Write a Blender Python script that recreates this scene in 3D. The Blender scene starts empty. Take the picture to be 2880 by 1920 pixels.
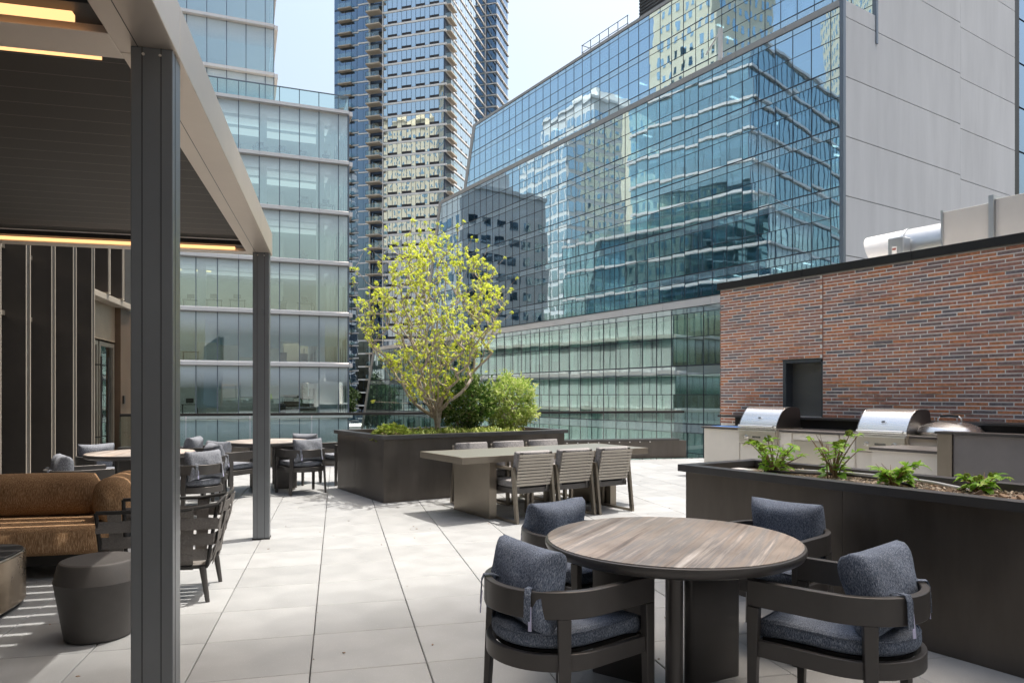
import bpy, math, random
import numpy as np
from mathutils import Vector, Matrix, Euler, noise as mnoise

random.seed(7)
R = math.radians
sc = bpy.context.scene
C = sc.collection

# ------------------------------------------------------------------ camera, sky, sun, exposure
cam_d = bpy.data.cameras.new('camera')
cam = bpy.data.objects.new('camera', cam_d)
C.objects.link(cam)
cam.location = (0, 0, 1.45)
cam.rotation_euler = (R(90), 0, R(-13.85))
cam_d.sensor_width = 36
cam_d.lens = 24.9
cam_d.shift_y = 151 / 2880
cam_d.clip_start = 0.05
cam_d.clip_end = 3000
sc.camera = cam

SUN = Vector((0.30, 0.10, 1.0)).normalized()
world = bpy.data.worlds.new('World')
sc.world = world
world.use_nodes = True
wn = world.node_tree
wn.nodes.clear()
wo = wn.nodes.new('ShaderNodeOutputWorld')
wb = wn.nodes.new('ShaderNodeBackground')
wsky = wn.nodes.new('ShaderNodeTexSky')
wsky.sky_type = 'NISHITA'
wsky.sun_disc = False
wsky.sun_elevation = math.asin(SUN.z)
wsky.sun_rotation = math.atan2(SUN.x, SUN.y)
wsky.air_density = 1.8
wsky.dust_density = 7.0
wsky.ozone_density = 1.2
wb.inputs['Strength'].default_value = 0.097
wn.links.new(wsky.outputs[0], wb.inputs['Color'])
wn.links.new(wb.outputs[0], wo.inputs['Surface'])

sun_d = bpy.data.lights.new('sun', 'SUN')
sun_d.energy = 2.3
sun_d.angle = R(0.53)
sun_d.color = (1.0, 0.94, 0.86)
sun = bpy.data.objects.new('sun', sun_d)
C.objects.link(sun)
sun.rotation_euler = SUN.to_track_quat('Z', 'Y').to_euler()

sc.view_settings.view_transform = 'Standard'
sc.view_settings.look = 'None'
sc.view_settings.exposure = 1.36
sc.view_settings.gamma = 1.0
sc.view_settings.use_curve_mapping = False
sc.render.engine = 'CYCLES'
sc.cycles.use_denoising = True
sc.cycles.max_bounces = 7
sc.cycles.diffuse_bounces = 3
sc.cycles.use_light_tree = False
sc.cycles.glossy_bounces = 4
sc.cycles.transparent_max_bounces = 14
sc.cycles.caustics_reflective = False
sc.cycles.caustics_refractive = False
sc.cycles.use_adaptive_sampling = True
sc.cycles.adaptive_threshold = 0.02
sc.cycles.sample_clamp_indirect = 6.0

# ------------------------------------------------------------------ mesh helpers
class MB:
    """collects shapes; build() links them as one mesh object"""
    def __init__(s, o=(0, 0, 0)):
        s.v = []; s.f = []; s.m = []; s.o = o; s.mi = 0
    def add(s, vs, fs):
        n = len(s.v); ox, oy, oz = s.o
        s.v += [(p[0]-ox, p[1]-oy, p[2]-oz) for p in vs]
        s.f += [tuple(i+n for i in f) for f in fs]
        s.m += [s.mi]*len(fs)
        return s
    def box(s, x0, x1, y0, y1, z0, z1):
        return s.add([(x0,y0,z0),(x1,y0,z0),(x1,y1,z0),(x0,y1,z0),(x0,y0,z1),(x1,y0,z1),(x1,y1,z1),(x0,y1,z1)],
                     [(0,3,2,1),(4,5,6,7),(0,1,5,4),(1,2,6,5),(2,3,7,6),(3,0,4,7)])
    def bar(s, p, q, w, h, up=(0,0,1)):
        """rectangular bar from p to q, w wide sideways, h along up"""
        p = Vector(p); q = Vector(q); d = (q-p).normalized(); u = Vector(up)
        sd = d.cross(u)
        if sd.length < 1e-5: sd = d.cross(Vector((1,0,0)))
        sd.normalize(); u = sd.cross(d).normalized()
        a = sd*w/2; b = u*h/2
        vs = [p-a-b, p+a-b, p+a+b, p-a+b, q-a-b, q+a-b, q+a+b, q-a+b]
        return s.add([tuple(x) for x in vs], [(0,3,2,1),(4,5,6,7),(0,1,5,4),(1,2,6,5),(2,3,7,6),(3,0,4,7)])
    def hexa(s, bot, top):
        """8-corner block from four bottom and four top points"""
        return s.add(list(bot)+list(top), [(0,3,2,1),(4,5,6,7),(0,1,5,4),(1,2,6,5),(2,3,7,6),(3,0,4,7)])
    def tube(s, pts, r, n=8, cap=True):
        P = [Vector(p) for p in pts]; k = len(P)
        rr = r if isinstance(r, (list, tuple)) else [r]*k
        vs = []; fs = []
        t0 = (P[1]-P[0]).normalized()
        ref = Vector((0,0,1)) if abs(t0.z) < .9 else Vector((1,0,0))
        nx = t0.cross(ref).normalized()
        for i in range(k):
            t = (P[min(i+1,k-1)]-P[max(i-1,0)])
            if t.length < 1e-9: t = t0
            t.normalize()
            nx = (nx - t*nx.dot(t))
            if nx.length < 1e-6: nx = t.orthogonal()
            nx.normalize(); ny = t.cross(nx)
            for j in range(n):
                a = 2*math.pi*j/n
                vs.append(tuple(P[i] + (nx*math.cos(a)+ny*math.sin(a))*rr[i]))
        for i in range(k-1):
            for j in range(n):
                a = i*n+j; b = i*n+(j+1) % n
                fs.append((a, b, b+n, a+n))
        if cap:
            fs.append(tuple(range(n-1, -1, -1))); fs.append(tuple(range((k-1)*n, k*n)))
        return s.add(vs, fs)
    def lathe(s, prof, n=32, c=(0,0), sx=1.0, sy=1.0):
        vs = []; fs = []; k = len(prof)
        for r, z in prof:
            for j in range(n):
                a = 2*math.pi*j/n
                vs.append((c[0]+r*math.cos(a)*sx, c[1]+r*math.sin(a)*sy, z))
        for i in range(k-1):
            for j in range(n):
                a = i*n+j; b = i*n+(j+1) % n
                fs.append((a, b, b+n, a+n))
        fs.append(tuple(range(n-1, -1, -1))); fs.append(tuple(range((k-1)*n, k*n)))
        return s.add(vs, fs)
    def poly(s, pts, z0, z1):
        """vertical prism over a 2-d outline (counter-clockwise)"""
        n = len(pts)
        vs = [(x, y, z0) for x, y in pts]+[(x, y, z1) for x, y in pts]
        fs = [tuple(range(n-1, -1, -1)), tuple(range(n, 2*n))]+[(i, (i+1) % n, n+(i+1) % n, n+i) for i in range(n)]
        return s.add(vs, fs)
    def prism(s, prof, axis, t0, t1):
        """profile of (u, z) pairs swept along axis 'x' or 'y' from t0 to t1"""
        n = len(prof)
        if axis == 'y':
            vs = [(u, t0, z) for u, z in prof]+[(u, t1, z) for u, z in prof]
        else:
            vs = [(t0, u, z) for u, z in prof]+[(t1, u, z) for u, z in prof]
        fs = [tuple(range(n-1, -1, -1)), tuple(range(n, 2*n))]+[(i, (i+1) % n, n+(i+1) % n, n+i) for i in range(n)]
        return s.add(vs, fs)
    def ribbon(s, pts, th, z0, z1, closed=False):
        """wall of thickness th along a 2-d path"""
        n = len(pts); L = []; Rr = []
        for i in range(n):
            if closed: a = pts[i-1]; b = pts[(i+1) % n]
            else: a = pts[max(i-1, 0)]; b = pts[min(i+1, n-1)]
            dx, dy = b[0]-a[0], b[1]-a[1]; l = math.hypot(dx, dy); nx, ny = -dy/l, dx/l
            L.append((pts[i][0]+nx*th/2, pts[i][1]+ny*th/2)); Rr.append((pts[i][0]-nx*th/2, pts[i][1]-ny*th/2))
        z0f = z0 if callable(z0) else (lambda t: z0)
        z1f = z1 if callable(z1) else (lambda t: z1)
        vs = []; fs = []
        for i in range(n):
            t = i/(n-1)
            vs += [(*L[i], z0f(t)), (*Rr[i], z0f(t)), (*Rr[i], z1f(t)), (*L[i], z1f(t))]
        m = n if closed else n-1
        for i in range(m):
            a = 4*i; b = 4*((i+1) % n)
            for j in range(4):
                fs.append((a+j, a+(j+1) % 4, b+(j+1) % 4, b+j))
        if not closed:
            fs.append((3, 2, 1, 0)); e = 4*(n-1); fs.append((e, e+1, e+2, e+3))
        return s.add(vs, fs)
    def mesh(s, name):
        me = bpy.data.meshes.new(name)
        me.from_pydata(s.v, [], s.f)
        return me
    def build(s, name, mat=None, parent=None, smooth=False, bev=0, seg=2, recalc=True):
        me = s.mesh(name)
        mats = mat if isinstance(mat, (list, tuple)) else [mat]
        for m in mats: me.materials.append(m)
        if len(mats) > 1: me.polygons.foreach_set('material_index', s.m)
        if recalc and len(me.polygons) < 60000:
            import bmesh
            bm = bmesh.new(); bm.from_mesh(me); bmesh.ops.recalc_face_normals(bm, faces=bm.faces); bm.to_mesh(me); bm.free()
        if smooth:
            me.polygons.foreach_set('use_smooth', [True]*len(me.polygons))
            if smooth != 'all':
                me.set_sharp_from_angle(angle=R(smooth if not isinstance(smooth, bool) else 40))
        o = bpy.data.objects.new(name, me); C.objects.link(o)
        if parent is not None: o.parent = parent
        if bev:
            b = o.modifiers.new('bevel', 'BEVEL'); b.width = bev; b.segments = seg; b.limit_method = 'ANGLE'; b.angle_limit = R(40)
        return o

def link(name, me, parent=None, loc=(0,0,0), rot=(0,0,0), scale=(1,1,1)):
    o = bpy.data.objects.new(name, me); C.objects.link(o)
    if parent is not None: o.parent = parent
    o.location = loc; o.rotation_euler = rot; o.scale = scale
    return o
def tag(o, label=None, cat=None, group=None, kind=None):
    if label: o['label'] = label
    if cat: o['category'] = cat
    if group: o['group'] = group
    if kind: o['kind'] = kind
    return o
def thing(name, label, cat, loc=(0,0,0), rz=0, group=None):
    o = bpy.data.objects.new(name, None); C.objects.link(o)
    o.empty_display_size = .1
    o.location = loc; o.rotation_euler = (0, 0, rz)
    return tag(o, label, cat, group)
def dup(root, loc, rz, label, group=None):
    kids = {}
    for o in ALLKIDS(root): kids.setdefault(o.parent.name, []).append(o)
    r = root.copy(); C.objects.link(r); r.location = loc; r.rotation_euler = (0, 0, rz)
    r['label'] = label
    if group: r['group'] = group
    def rec(src, dst):
        for ch in kids.get(src.name, []):
            c = ch.copy(); C.objects.link(c); c.parent = dst; rec(ch, c)
    rec(root, r)
    return r
def ALLKIDS(root):
    out = []; st = [root]
    while st:
        x = st.pop()
        for ch in x.children: out.append(ch); st.append(ch)
    return out

# grid of the neighbouring street blocks, turned 19 degrees from the terrace paving
BETA = R(19)
EX = (math.cos(BETA), math.sin(BETA)); EY = (-math.sin(BETA), math.cos(BETA))
def fb(a, b, z=0): return (a*EX[0]+b*EY[0], a*EX[1]+b*EY[1], z)
def thingB(name, label, cat, a, b, z=0, group=None): return thing(name, label, cat, fb(a, b, z), BETA, group)

# ------------------------------------------------------------------ materials
def _nt(name):
    m = bpy.data.materials.new(name); m.use_nodes = True
    nt = m.node_tree; nt.nodes.clear()
    return m, nt, (lambda t: nt.nodes.new(t)), nt.links.new
def principled(name, col, rough=.5, metal=0., var=0., vscale=6., bump=0., bscale=60., stretch=(1,1,1), spec=.5, rand=0., speck=None, rvar=0., coat=0., sss=None):
    m, nt, N, L = _nt(name)
    out = N('ShaderNodeOutputMaterial'); p = N('ShaderNodeBsdfPrincipled'); L(p.outputs[0], out.inputs[0])
    p.inputs['Base Color'].default_value = (*col, 1); p.inputs['Roughness'].default_value = rough; p.inputs['Metallic'].default_value = metal
    p.inputs['Specular IOR Level'].default_value = spec
    if coat: p.inputs['Coat Weight'].default_value = coat
    if sss:
        p.inputs['Transmission Weight'].default_value = 0
    tc = N('ShaderNodeTexCoord'); mp = N('ShaderNodeMapping'); L(tc.outputs['Object'], mp.inputs[0]); mp.inputs['Scale'].default_value = stretch
    src = None
    if var or rand:
        hsv = N('ShaderNodeHueSaturation'); hsv.inputs['Color'].default_value = (*col, 1)
        val = None
        if var:
            nz = N('ShaderNodeTexNoise'); nz.inputs['Scale'].default_value = vscale; nz.inputs['Detail'].default_value = 6; nz.inputs['Roughness'].default_value = .6
            L(mp.outputs[0], nz.inputs['Vector'])
            mr = N('ShaderNodeMapRange'); mr.inputs[1].default_value = .25; mr.inputs[2].default_value = .75
            mr.inputs[3].default_value = 1-var; mr.inputs[4].default_value = 1+var; L(nz.outputs[0], mr.inputs[0]); val = mr.outputs[0]
            if rvar:
                m3 = N('ShaderNodeMapRange'); m3.inputs[1].default_value = .3; m3.inputs[2].default_value = .7
                m3.inputs[3].default_value = max(.02, rough-rvar); m3.inputs[4].default_value = rough+rvar
                L(nz.outputs[0], m3.inputs[0]); L(m3.outputs[0], p.inputs['Roughness'])
        if rand:
            oi = N('ShaderNodeObjectInfo'); geo = N('ShaderNodeNewGeometry')
            ad = N('ShaderNodeMath'); ad.operation = 'ADD'; L(oi.outputs['Random'], ad.inputs[0]); L(geo.outputs['Random Per Island'], ad.inputs[1])
            fr = N('ShaderNodeMath'); fr.operation = 'FRACT'; L(ad.outputs[0], fr.inputs[0])
            m2 = N('ShaderNodeMapRange'); m2.inputs[3].default_value = 1-rand; m2.inputs[4].default_value = 1+rand; L(fr.outputs[0], m2.inputs[0])
            if val is None: val = m2.outputs[0]
            else:
                mu = N('ShaderNodeMath'); mu.operation = 'MULTIPLY'; L(val, mu.inputs[0]); L(m2.outputs[0], mu.inputs[1]); val = mu.outputs[0]
        L(val, hsv.inputs['Value']); src = hsv.outputs[0]
    if speck:
        scol, sscale, sth = speck
        vz = N('ShaderNodeTexVoronoi'); vz.inputs['Scale'].default_value = sscale; L(mp.outputs[0], vz.inputs['Vector'])
        lt = N('ShaderNodeMath'); lt.operation = 'LESS_THAN'; lt.inputs[1].default_value = sth; L(vz.outputs['Distance'], lt.inputs[0])
        mx = N('ShaderNodeMix'); mx.data_type = 'RGBA'; L(lt.outputs[0], mx.inputs[0])
        if src: L(src, mx.inputs[6])
        else: mx.inputs[6].default_value = (*col, 1)
        mx.inputs[7].default_value = (*scol, 1); src = mx.outputs[2]
    if src: L(src, p.inputs['Base Color'])
    if bump:
        nb = N('ShaderNodeTexNoise'); nb.inputs['Scale'].default_value = bscale; nb.inputs['Detail'].default_value = 3; L(mp.outputs[0], nb.inputs['Vector'])
        bu = N('ShaderNodeBump'); bu.inputs['Strength'].default_value = bump; bu.inputs['Distance'].default_value = .01; L(nb.outputs[0], bu.inputs['Height']); L(bu.outputs[0], p.inputs['Normal'])
    return m
def ramp_mat(name, stops, scale, stretch, rough=.6, bump=0., bscale=None, spec=.4, detail=8, distort=0., two=None, rot=0., bstretch=None, metal=0., rand=0.):
    """colour ramp over stretched noise (fabric slubs, stone veins, soil)"""
    m, nt, N, L = _nt(name)
    out = N('ShaderNodeOutputMaterial'); p = N('ShaderNodeBsdfPrincipled'); L(p.outputs[0], out.inputs[0])
    p.inputs['Roughness'].default_value = rough; p.inputs['Specular IOR Level'].default_value = spec; p.inputs['Metallic'].default_value = metal
    tc = N('ShaderNodeTexCoord'); mp = N('ShaderNodeMapping'); L(tc.outputs['Object'], mp.inputs[0]); mp.vector_type = 'TEXTURE'; mp.inputs['Scale'].default_value = tuple(1/q for q in stretch); mp.inputs['Rotation'].default_value = (0, 0, rot)
    if rand:
        oi = N('ShaderNodeObjectInfo'); va = N('ShaderNodeVectorMath'); va.operation = 'SCALE'; va.inputs[0].default_value = (37, 19, 11); L(oi.outputs['Random'], va.inputs['Scale'])
        L(va.outputs[0], mp.inputs['Location'])
    nz = N('ShaderNodeTexNoise'); nz.inputs['Scale'].default_value = scale; nz.inputs['Detail'].default_value = detail; nz.inputs['Distortion'].default_value = distort; nz.inputs['Roughness'].default_value = .65
    L(mp.outputs[0], nz.inputs['Vector'])
    cr = N('ShaderNodeValToRGB'); L(nz.outputs[0], cr.inputs[0])
    el = cr.color_ramp.elements
    while len(el) < len(stops): el.new(.5)
    for e, (pos, c) in zip(el, stops): e.position = pos; e.color = (*c, 1)
    src = cr.outputs[0]
    if two:
        n2 = N('ShaderNodeTexNoise'); n2.inputs['Scale'].default_value = two[0]; n2.inputs['Detail'].default_value = 4; L(tc.outputs['Object'], n2.inputs['Vector'])
        mr = N('ShaderNodeMapRange'); mr.inputs[1].default_value = .3; mr.inputs[2].default_value = .7; mr.inputs[3].default_value = 1-two[1]; mr.inputs[4].default_value = 1+two[1]; L(n2.outputs[0], mr.inputs[0])
        hs = N('ShaderNodeHueSaturation'); L(src, hs.inputs['Color']); L(mr.outputs[0], hs.inputs['Value']); src = hs.outputs[0]
    L(src, p.inputs['Base Color'])
    if bump:
        nb = N('ShaderNodeTexNoise'); nb.inputs['Scale'].default_value = bscale or scale; nb.inputs['Detail'].default_value = 3
        if bstretch:
            m2 = N('ShaderNodeMapping'); L(tc.outputs['Object'], m2.inputs[0]); m2.inputs['Scale'].default_value = bstretch; L(m2.outputs[0], nb.inputs['Vector'])
        else: L(tc.outputs['Object'], nb.inputs['Vector'])
        bu = N('ShaderNodeBump'); bu.inputs['Strength'].default_value = bump; bu.inputs['Distance'].default_value = .01; L(nb.outputs[0], bu.inputs['Height']); L(bu.outputs[0], p.inputs['Normal'])
    return m
def glass(name, tint, refl, f0, f1, wave=.02, wscale=.7, frit=None, backing=None):
    """coated sheet glass: see-through tint plus mirror, more mirror at grazing angles; wave bends the reflection; frit prints fine lines"""
    m, nt, N, L = _nt(name)
    out = N('ShaderNodeOutputMaterial')
    if backing:
        tr = N('ShaderNodeBsdfPrincipled'); tr.inputs['Base Color'].default_value = (*backing, 1); tr.inputs['Roughness'].default_value = .6
    else:
        tr = N('ShaderNodeBsdfTransparent'); tr.inputs[0].default_value = (*tint, 1)
    gl = N('ShaderNodeBsdfGlossy'); gl.inputs['Color'].default_value = (*refl, 1); gl.inputs['Roughness'].default_value = .012
    lw = N('ShaderNodeLayerWeight'); lw.inputs['Blend'].default_value = .35
    mr = N('ShaderNodeMapRange'); mr.inputs[3].default_value = f0; mr.inputs[4].default_value = f1; L(lw.outputs['Facing'], mr.inputs[0])
    mx = N('ShaderNodeMixShader'); L(mr.outputs[0], mx.inputs[0]); L(tr.outputs[0], mx.inputs[1]); L(gl.outputs[0], mx.inputs[2])
    if wave:
        tc = N('ShaderNodeTexCoord'); nz = N('ShaderNodeTexNoise'); nz.inputs['Scale'].default_value = wscale; nz.inputs['Detail'].default_value = 1.5
        geo = N('ShaderNodeNewGeometry'); L(geo.outputs['Position'], nz.inputs['Vector'])
        bu = N('ShaderNodeBump'); bu.inputs['Strength'].default_value = 1.0; bu.inputs['Distance'].default_value = wave; L(nz.outputs[0], bu.inputs['Height']); L(bu.outputs[0], gl.inputs['Normal'])
    last = mx.outputs[0]
    if frit:
        per, cover, z_from, z_len, col = frit
        tc = N('ShaderNodeTexCoord'); sp = N('ShaderNodeSeparateXYZ'); L(tc.outputs['Object'], sp.inputs[0])
        md = N('ShaderNodeMath'); md.operation = 'WRAP'; md.inputs[1].default_value = per; md.inputs[2].default_value = 0; L(sp.outputs['Z'], md.inputs[0])
        # coverage of the printed lines fades out downward
        fr = N('ShaderNodeMapRange'); fr.inputs[1].default_value = z_from; fr.inputs[2].default_value = z_from+z_len; fr.inputs[3].default_value = 0; fr.inputs[4].default_value = cover*per; L(sp.outputs['Z'], fr.inputs[0])
        lt = N('ShaderNodeMath'); lt.operation = 'LESS_THAN'; L(md.outputs[0], lt.inputs[0]); L(fr.outputs[0], lt.inputs[1])
        df = N('ShaderNodeBsdfDiffuse'); df.inputs[0].default_value = (*col, 1)
        tl = N('ShaderNodeMixShader'); L(lt.outputs[0], tl.inputs[0]); L(last, tl.inputs[1]); L(df.outputs[0], tl.inputs[2]); last = tl.outputs[0]
    L(last, out.inputs[0])
    return m
def emit(name, col, s):
    m, nt, N, L = _nt(name); out = N('ShaderNodeOutputMaterial'); e = N('ShaderNodeEmission'); e.inputs[0].default_value = (*col, 1); e.inputs[1].default_value = s; L(e.outputs[0], out.inputs[0]); return m
def leaf_mat(name, c0, c1, c2, trans=.45, rough=.45):
    m, nt, N, L = _nt(name)
    out = N('ShaderNodeOutputMaterial'); p = N('ShaderNodeBsdfPrincipled'); p.inputs['Roughness'].default_value = rough; p.inputs['Specular IOR Level'].default_value = .4
    tl = N('ShaderNodeBsdfTranslucent'); mx = N('ShaderNodeMixShader'); mx.inputs[0].default_value = trans
    oi = N('ShaderNodeObjectInfo'); geo = N('ShaderNodeNewGeometry'); ad = N('ShaderNodeMath'); ad.operation = 'ADD'; L(oi.outputs['Random'], ad.inputs[0]); L(geo.outputs['Random Per Island'], ad.inputs[1])
    fr = N('ShaderNodeMath'); fr.operation = 'FRACT'; L(ad.outputs[0], fr.inputs[0])
    cr = N('ShaderNodeValToRGB'); el = cr.color_ramp.elements; el.new(.5)
    for e, pos, c in zip(el, (0, .5, 1), (c0, c1, c2)): e.position = pos; e.color = (*c, 1)
    L(fr.outputs[0], cr.inputs[0]); L(cr.outputs[0], p.inputs['Base Color']); L(cr.outputs[0], tl.inputs[0])
    L(p.outputs[0], mx.inputs[1]); L(tl.outputs[0], mx.inputs[2]); L(mx.outputs[0], out.inputs[0])
    return m

M = {}
M['bronze'] = principled('dark_bronze_coat', (.086, .081, .078), .37, .38, var=.12, vscale=3, bump=.03, bscale=900, rvar=.05)
M['bronze_lt'] = principled('bronze_coat', (.28, .245, .20), .38, .8, var=.12, vscale=4, bump=.03, bscale=800, rvar=.06)
M['pergola'] = principled('pergola_coat', (.21, .225, .24), .36, .55, var=.08, vscale=2, bump=.04, bscale=1200, speck=((.2, .2, .2), 130, .025))
M['beam'] = principled('beam_coat', (.72, .63, .54), .38, .7, var=.06, vscale=2)
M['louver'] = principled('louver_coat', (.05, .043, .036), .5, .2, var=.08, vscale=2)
M['louver_edge'] = principled('louver_lip', (.32, .28, .22), .5, .2)  # pale colour stands in for sunlight catching the blade edges
M['black'] = principled('black_coat', (.022, .021, .02), .5, .2, var=.1, vscale=3)
M['planter'] = principled('planter_steel', (.125, .112, .10), .38, .7, var=.26, vscale=1.8, stretch=(2, 2, .5), bump=.03, bscale=500, rvar=.09)
M['planter_dk'] = principled('planter_rim', (.085, .085, .088), .38, .45, var=.12, vscale=4, rvar=.06)
M['led'] = emit('led_strip', (1.0, .50, .21), .74)
M['paver'] = principled('paver', (.335, .345, .35), .46, 0, var=.13, vscale=3.6, bump=.15, bscale=220, rand=.10, speck=((.72, .70, .66), 95, .09), spec=.55, rvar=.08)
M['subfloor'] = principled('dark_gap', (.035, .03, .026), .9)
M['brick'] = None
M['mortar'] = principled('mortar', (.95, .90, .84), .9, 0, var=.15, vscale=9, bump=.3, bscale=120)
M['concrete'] = principled('concrete_panel', (.76, .755, .76), .75, 0, var=.10, vscale=.5, stretch=(1, 1, .16), rand=.03, bump=.05, bscale=3)
M['ledge'] = principled('ledge_metal', (.86, .80, .76), .4, .25, var=.04, vscale=1)
M['ledge_grey'] = principled('ledge_grey', (.42, .405, .39), .5, .2, var=.05, vscale=.6)
M['mullion'] = principled('mullion', (.05, .06, .075), .4, .4)
M['mullion_lt'] = principled('mullion_light', (.17, .20, .24), .4, .5)
M['slab'] = principled('slab_ceiling', (.78, .78, .76), .8)
M['interior'] = principled('interior_wall', (.50, .52, .50), .8, var=.3, vscale=.4)
M['interior_dk'] = principled('interior_dark', (.05, .055, .06), .7, var=.4, vscale=.5)
M['blind'] = principled('window_blind', (.84, .88, .87), .8, rand=.12)
M['blind_gn'] = principled('window_blind_green', (.70, .80, .70), .8, rand=.2)
M['lamp'] = emit('ceiling_lamp', (1.0, .86, .62), 2.6)
M['lamp_w'] = emit('office_lamp', (.95, 1.0, .95), .26)  # fill glow for dark rooms behind glass, not a fixture
M['lamp_dim'] = emit('office_lamp_dim', (.9, .97, 1.0), .12)  # weaker fill glow for the upper tiers
M['lamp_y'] = emit('ceiling_lamp_yellow', (1.0, .78, .35), 1.2)
M['glass_mid'] = glass('glass_blue', (.55, .74, .88), (.72, .90, 1.0), .56, .9, .0045, .45)
M['glass_spandrel'] = glass('glass_spandrel', (1, 1, 1), (.72, .90, 1.0), .52, .9, .0045, .45, backing=(.26, .38, .46))
M['glass_low'] = glass('glass_green', (.86, .98, .94), (.80, .94, .96), .20, .8, .003, .4)
M['glass_low_sp'] = glass('glass_green_spandrel', (1, 1, 1), (.80, .92, .95), .34, .8, .005, .45, backing=(.34, .40, .40))
M['glass_office'] = glass('glass_office', (.88, .98, .98), (.95, 1.0, 1.0), .30, .85, .003, .4, frit=(.075, .9, 1.9, 1.5, (.84, .90, .90)))
M['glass_office_side'] = glass('glass_office_side', (.70, .86, .88), (.80, .92, .97), .22, .8, .003, .4)
M['glass_tower'] = glass('glass_tower', (.3, .45, .6), (.85, .95, 1.0), .68, .92, .012, .35)
M['glass_dark'] = glass('glass_dark', (.16, .24, .34), (.48, .62, .78), .38, .8, .02, .4)
M['rail_glass'] = glass('rail_glass', (.86, .93, .92), (.8, .85, .86), .06, .55, 0)
M['door_glass'] = glass('door_glass', (.25, .30, .30), (.75, .8, .8), .28, .8, .004, 1.5)
M['navy'] = ramp_mat('navy_fabric', [(.32, (.045, .062, .095)), (.50, (.16, .195, .26)), (.70, (.47, .51, .59))], 120, (2.6, 2.6, .8), .95, bump=.6, bscale=300, spec=.15, detail=4, two=(6, .28), rand=1)
M['navy_dry'] = ramp_mat('grey_blue_fabric', [(.30, (.06, .07, .095)), (.50, (.17, .185, .215)), (.72, (.50, .51, .54))], 110, (2.6, 2.6, .7), .95, bump=.6, bscale=280, spec=.15, detail=4, two=(5, .2), rand=1)
M['cream_fabric'] = ramp_mat('grey_slub_fabric', [(.30, (.10, .10, .11)), (.52, (.30, .29, .29)), (.75, (.62, .60, .58))], 60, (4, 4, .7), .95, bump=.6, bscale=240, spec=.15, rand=1)
M['velcro'] = principled('velcro_tip', (.62, .62, .84), .8, bump=.3, bscale=400)
M['brown'] = ramp_mat('brown_fabric', [(.28, (.11, .060, .030)), (.5, (.30, .175, .09)), (.74, (.66, .46, .28))], 50, (4.5, 4.5, .55), .95, bump=.7, bscale=260, spec=.12, two=(4, .18), rand=1)
M['strap'] = ramp_mat('webbing', [(.3, (.12, .112, .105)), (.55, (.22, .205, .19)), (.75, (.34, .32, .30))], 190, (1, 1, 1), .9, bump=.4, bscale=700, spec=.2)
M['stone'] = ramp_mat('veined_table_stone', [(.27, (.10, .088, .08)), (.38, (.25, .205, .175)), (.47, (.42, .355, .30)), (.54, (.29, .275, .265)), (.60, (.52, .455, .40)), (.70, (.80, .76, .71))], 5.2, (.11, 2.6, 1), .42, bump=.12, bscale=60, spec=.35, detail=14, distort=.25, two=(1.5, .38), rot=R(48))
M['grey_slat'] = principled('taupe_slat', (.40, .365, .315), .5, .35, var=.06, vscale=8)
M['tabletop'] = principled('grey_green_plank', (.19, .195, .175), .38, .2, var=.08, vscale=5, stretch=(.3, 4, 1))
M['ceramic'] = principled('dark_ceramic', (.08, .074, .07), .5, .1, var=.12, vscale=5, bump=.12, bscale=260)
M['pouf'] = principled('bronze_pouf', (.30, .235, .17), .30, .85, var=.1, vscale=3, rvar=.05)
M['steel'] = principled('stainless_steel', (.82, .81, .79), .27, 1., var=.05, vscale=3, stretch=(1, .05, 8), rvar=.05)
M['steel_warm'] = principled('stainless_panel', (.72, .67, .58), .34, .8, var=.05, vscale=3)
M['steel_dk'] = principled('grill_side', (.16, .15, .145), .35, .9)
M['cabinet'] = principled('taupe_cabinet', (.80, .735, .65), .55, 0, var=.05, vscale=3)
M['countertop'] = principled('charcoal_counter', (.10, .09, .085), .45, .1, var=.12, vscale=12)
M['galv'] = principled('galvanised_duct', (.55, .57, .58), .35, .75, var=.1, vscale=2)
M['duct_paint'] = principled('painted_duct', (.55, .53, .50), .6, 0, var=.08, vscale=1.5, bump=.1, bscale=8)
M['white'] = principled('white_band', (.90, .88, .85), .6, 0, var=.05, vscale=.3)
M['balcony'] = principled('balcony_slab', (.58, .50, .40), .7, 0, var=.06, vscale=.5)
M['ac'] = principled('grille_panel', (.035, .033, .035), .6)
M['tower_dk'] = principled('tower_recess', (.07, .10, .15), .5)
M['facade_dk'] = principled('facade_bronze', (.075, .065, .057), .40, .4, var=.18, vscale=1.4, rvar=.08, speck=((.4, .37, .33), 22, .022))
M['facade_lip'] = principled('facade_lip', (.46, .405, .335), .45, .3)
M['soil'] = ramp_mat('mulch', [(.3, (.10, .065, .045)), (.5, (.25, .175, .12)), (.7, (.46, .36, .26))], 30, (1, 1, 1), .95, bump=1.0, bscale=45, spec=.1)
M['bark'] = ramp_mat('bark', [(.3, (.26, .21, .17)), (.55, (.50, .43, .37)), (.75, (.66, .58, .52))], 22, (3, 3, .6), .9, bump=.4, bscale=60, spec=.15)
M['twig'] = principled('dry_twig', (.30, .20, .13), .9, var=.3, vscale=20)
M['leaf_tree'] = leaf_mat('leaf_lime', (.46, .56, .035), (.72, .80, .08), (.90, .92, .24), .55)
M['leaf_dark'] = leaf_mat('leaf_dark_green', (.035, .095, .016), (.11, .21, .035), (.42, .50, .20), .25, .32)
M['leaf_light'] = leaf_mat('leaf_pale_green', (.22, .36, .06), (.44, .56, .13), (.70, .74, .38), .4, .35)
M['leaf_grass'] = leaf_mat('leaf_ground', (.12, .20, .03), (.32, .40, .07), (.58, .60, .2), .4)
M['leaf_heuch'] = leaf_mat('leaf_chartreuse', (.25, .36, .05), (.38, .47, .08), (.52, .56, .16), .45)
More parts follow.
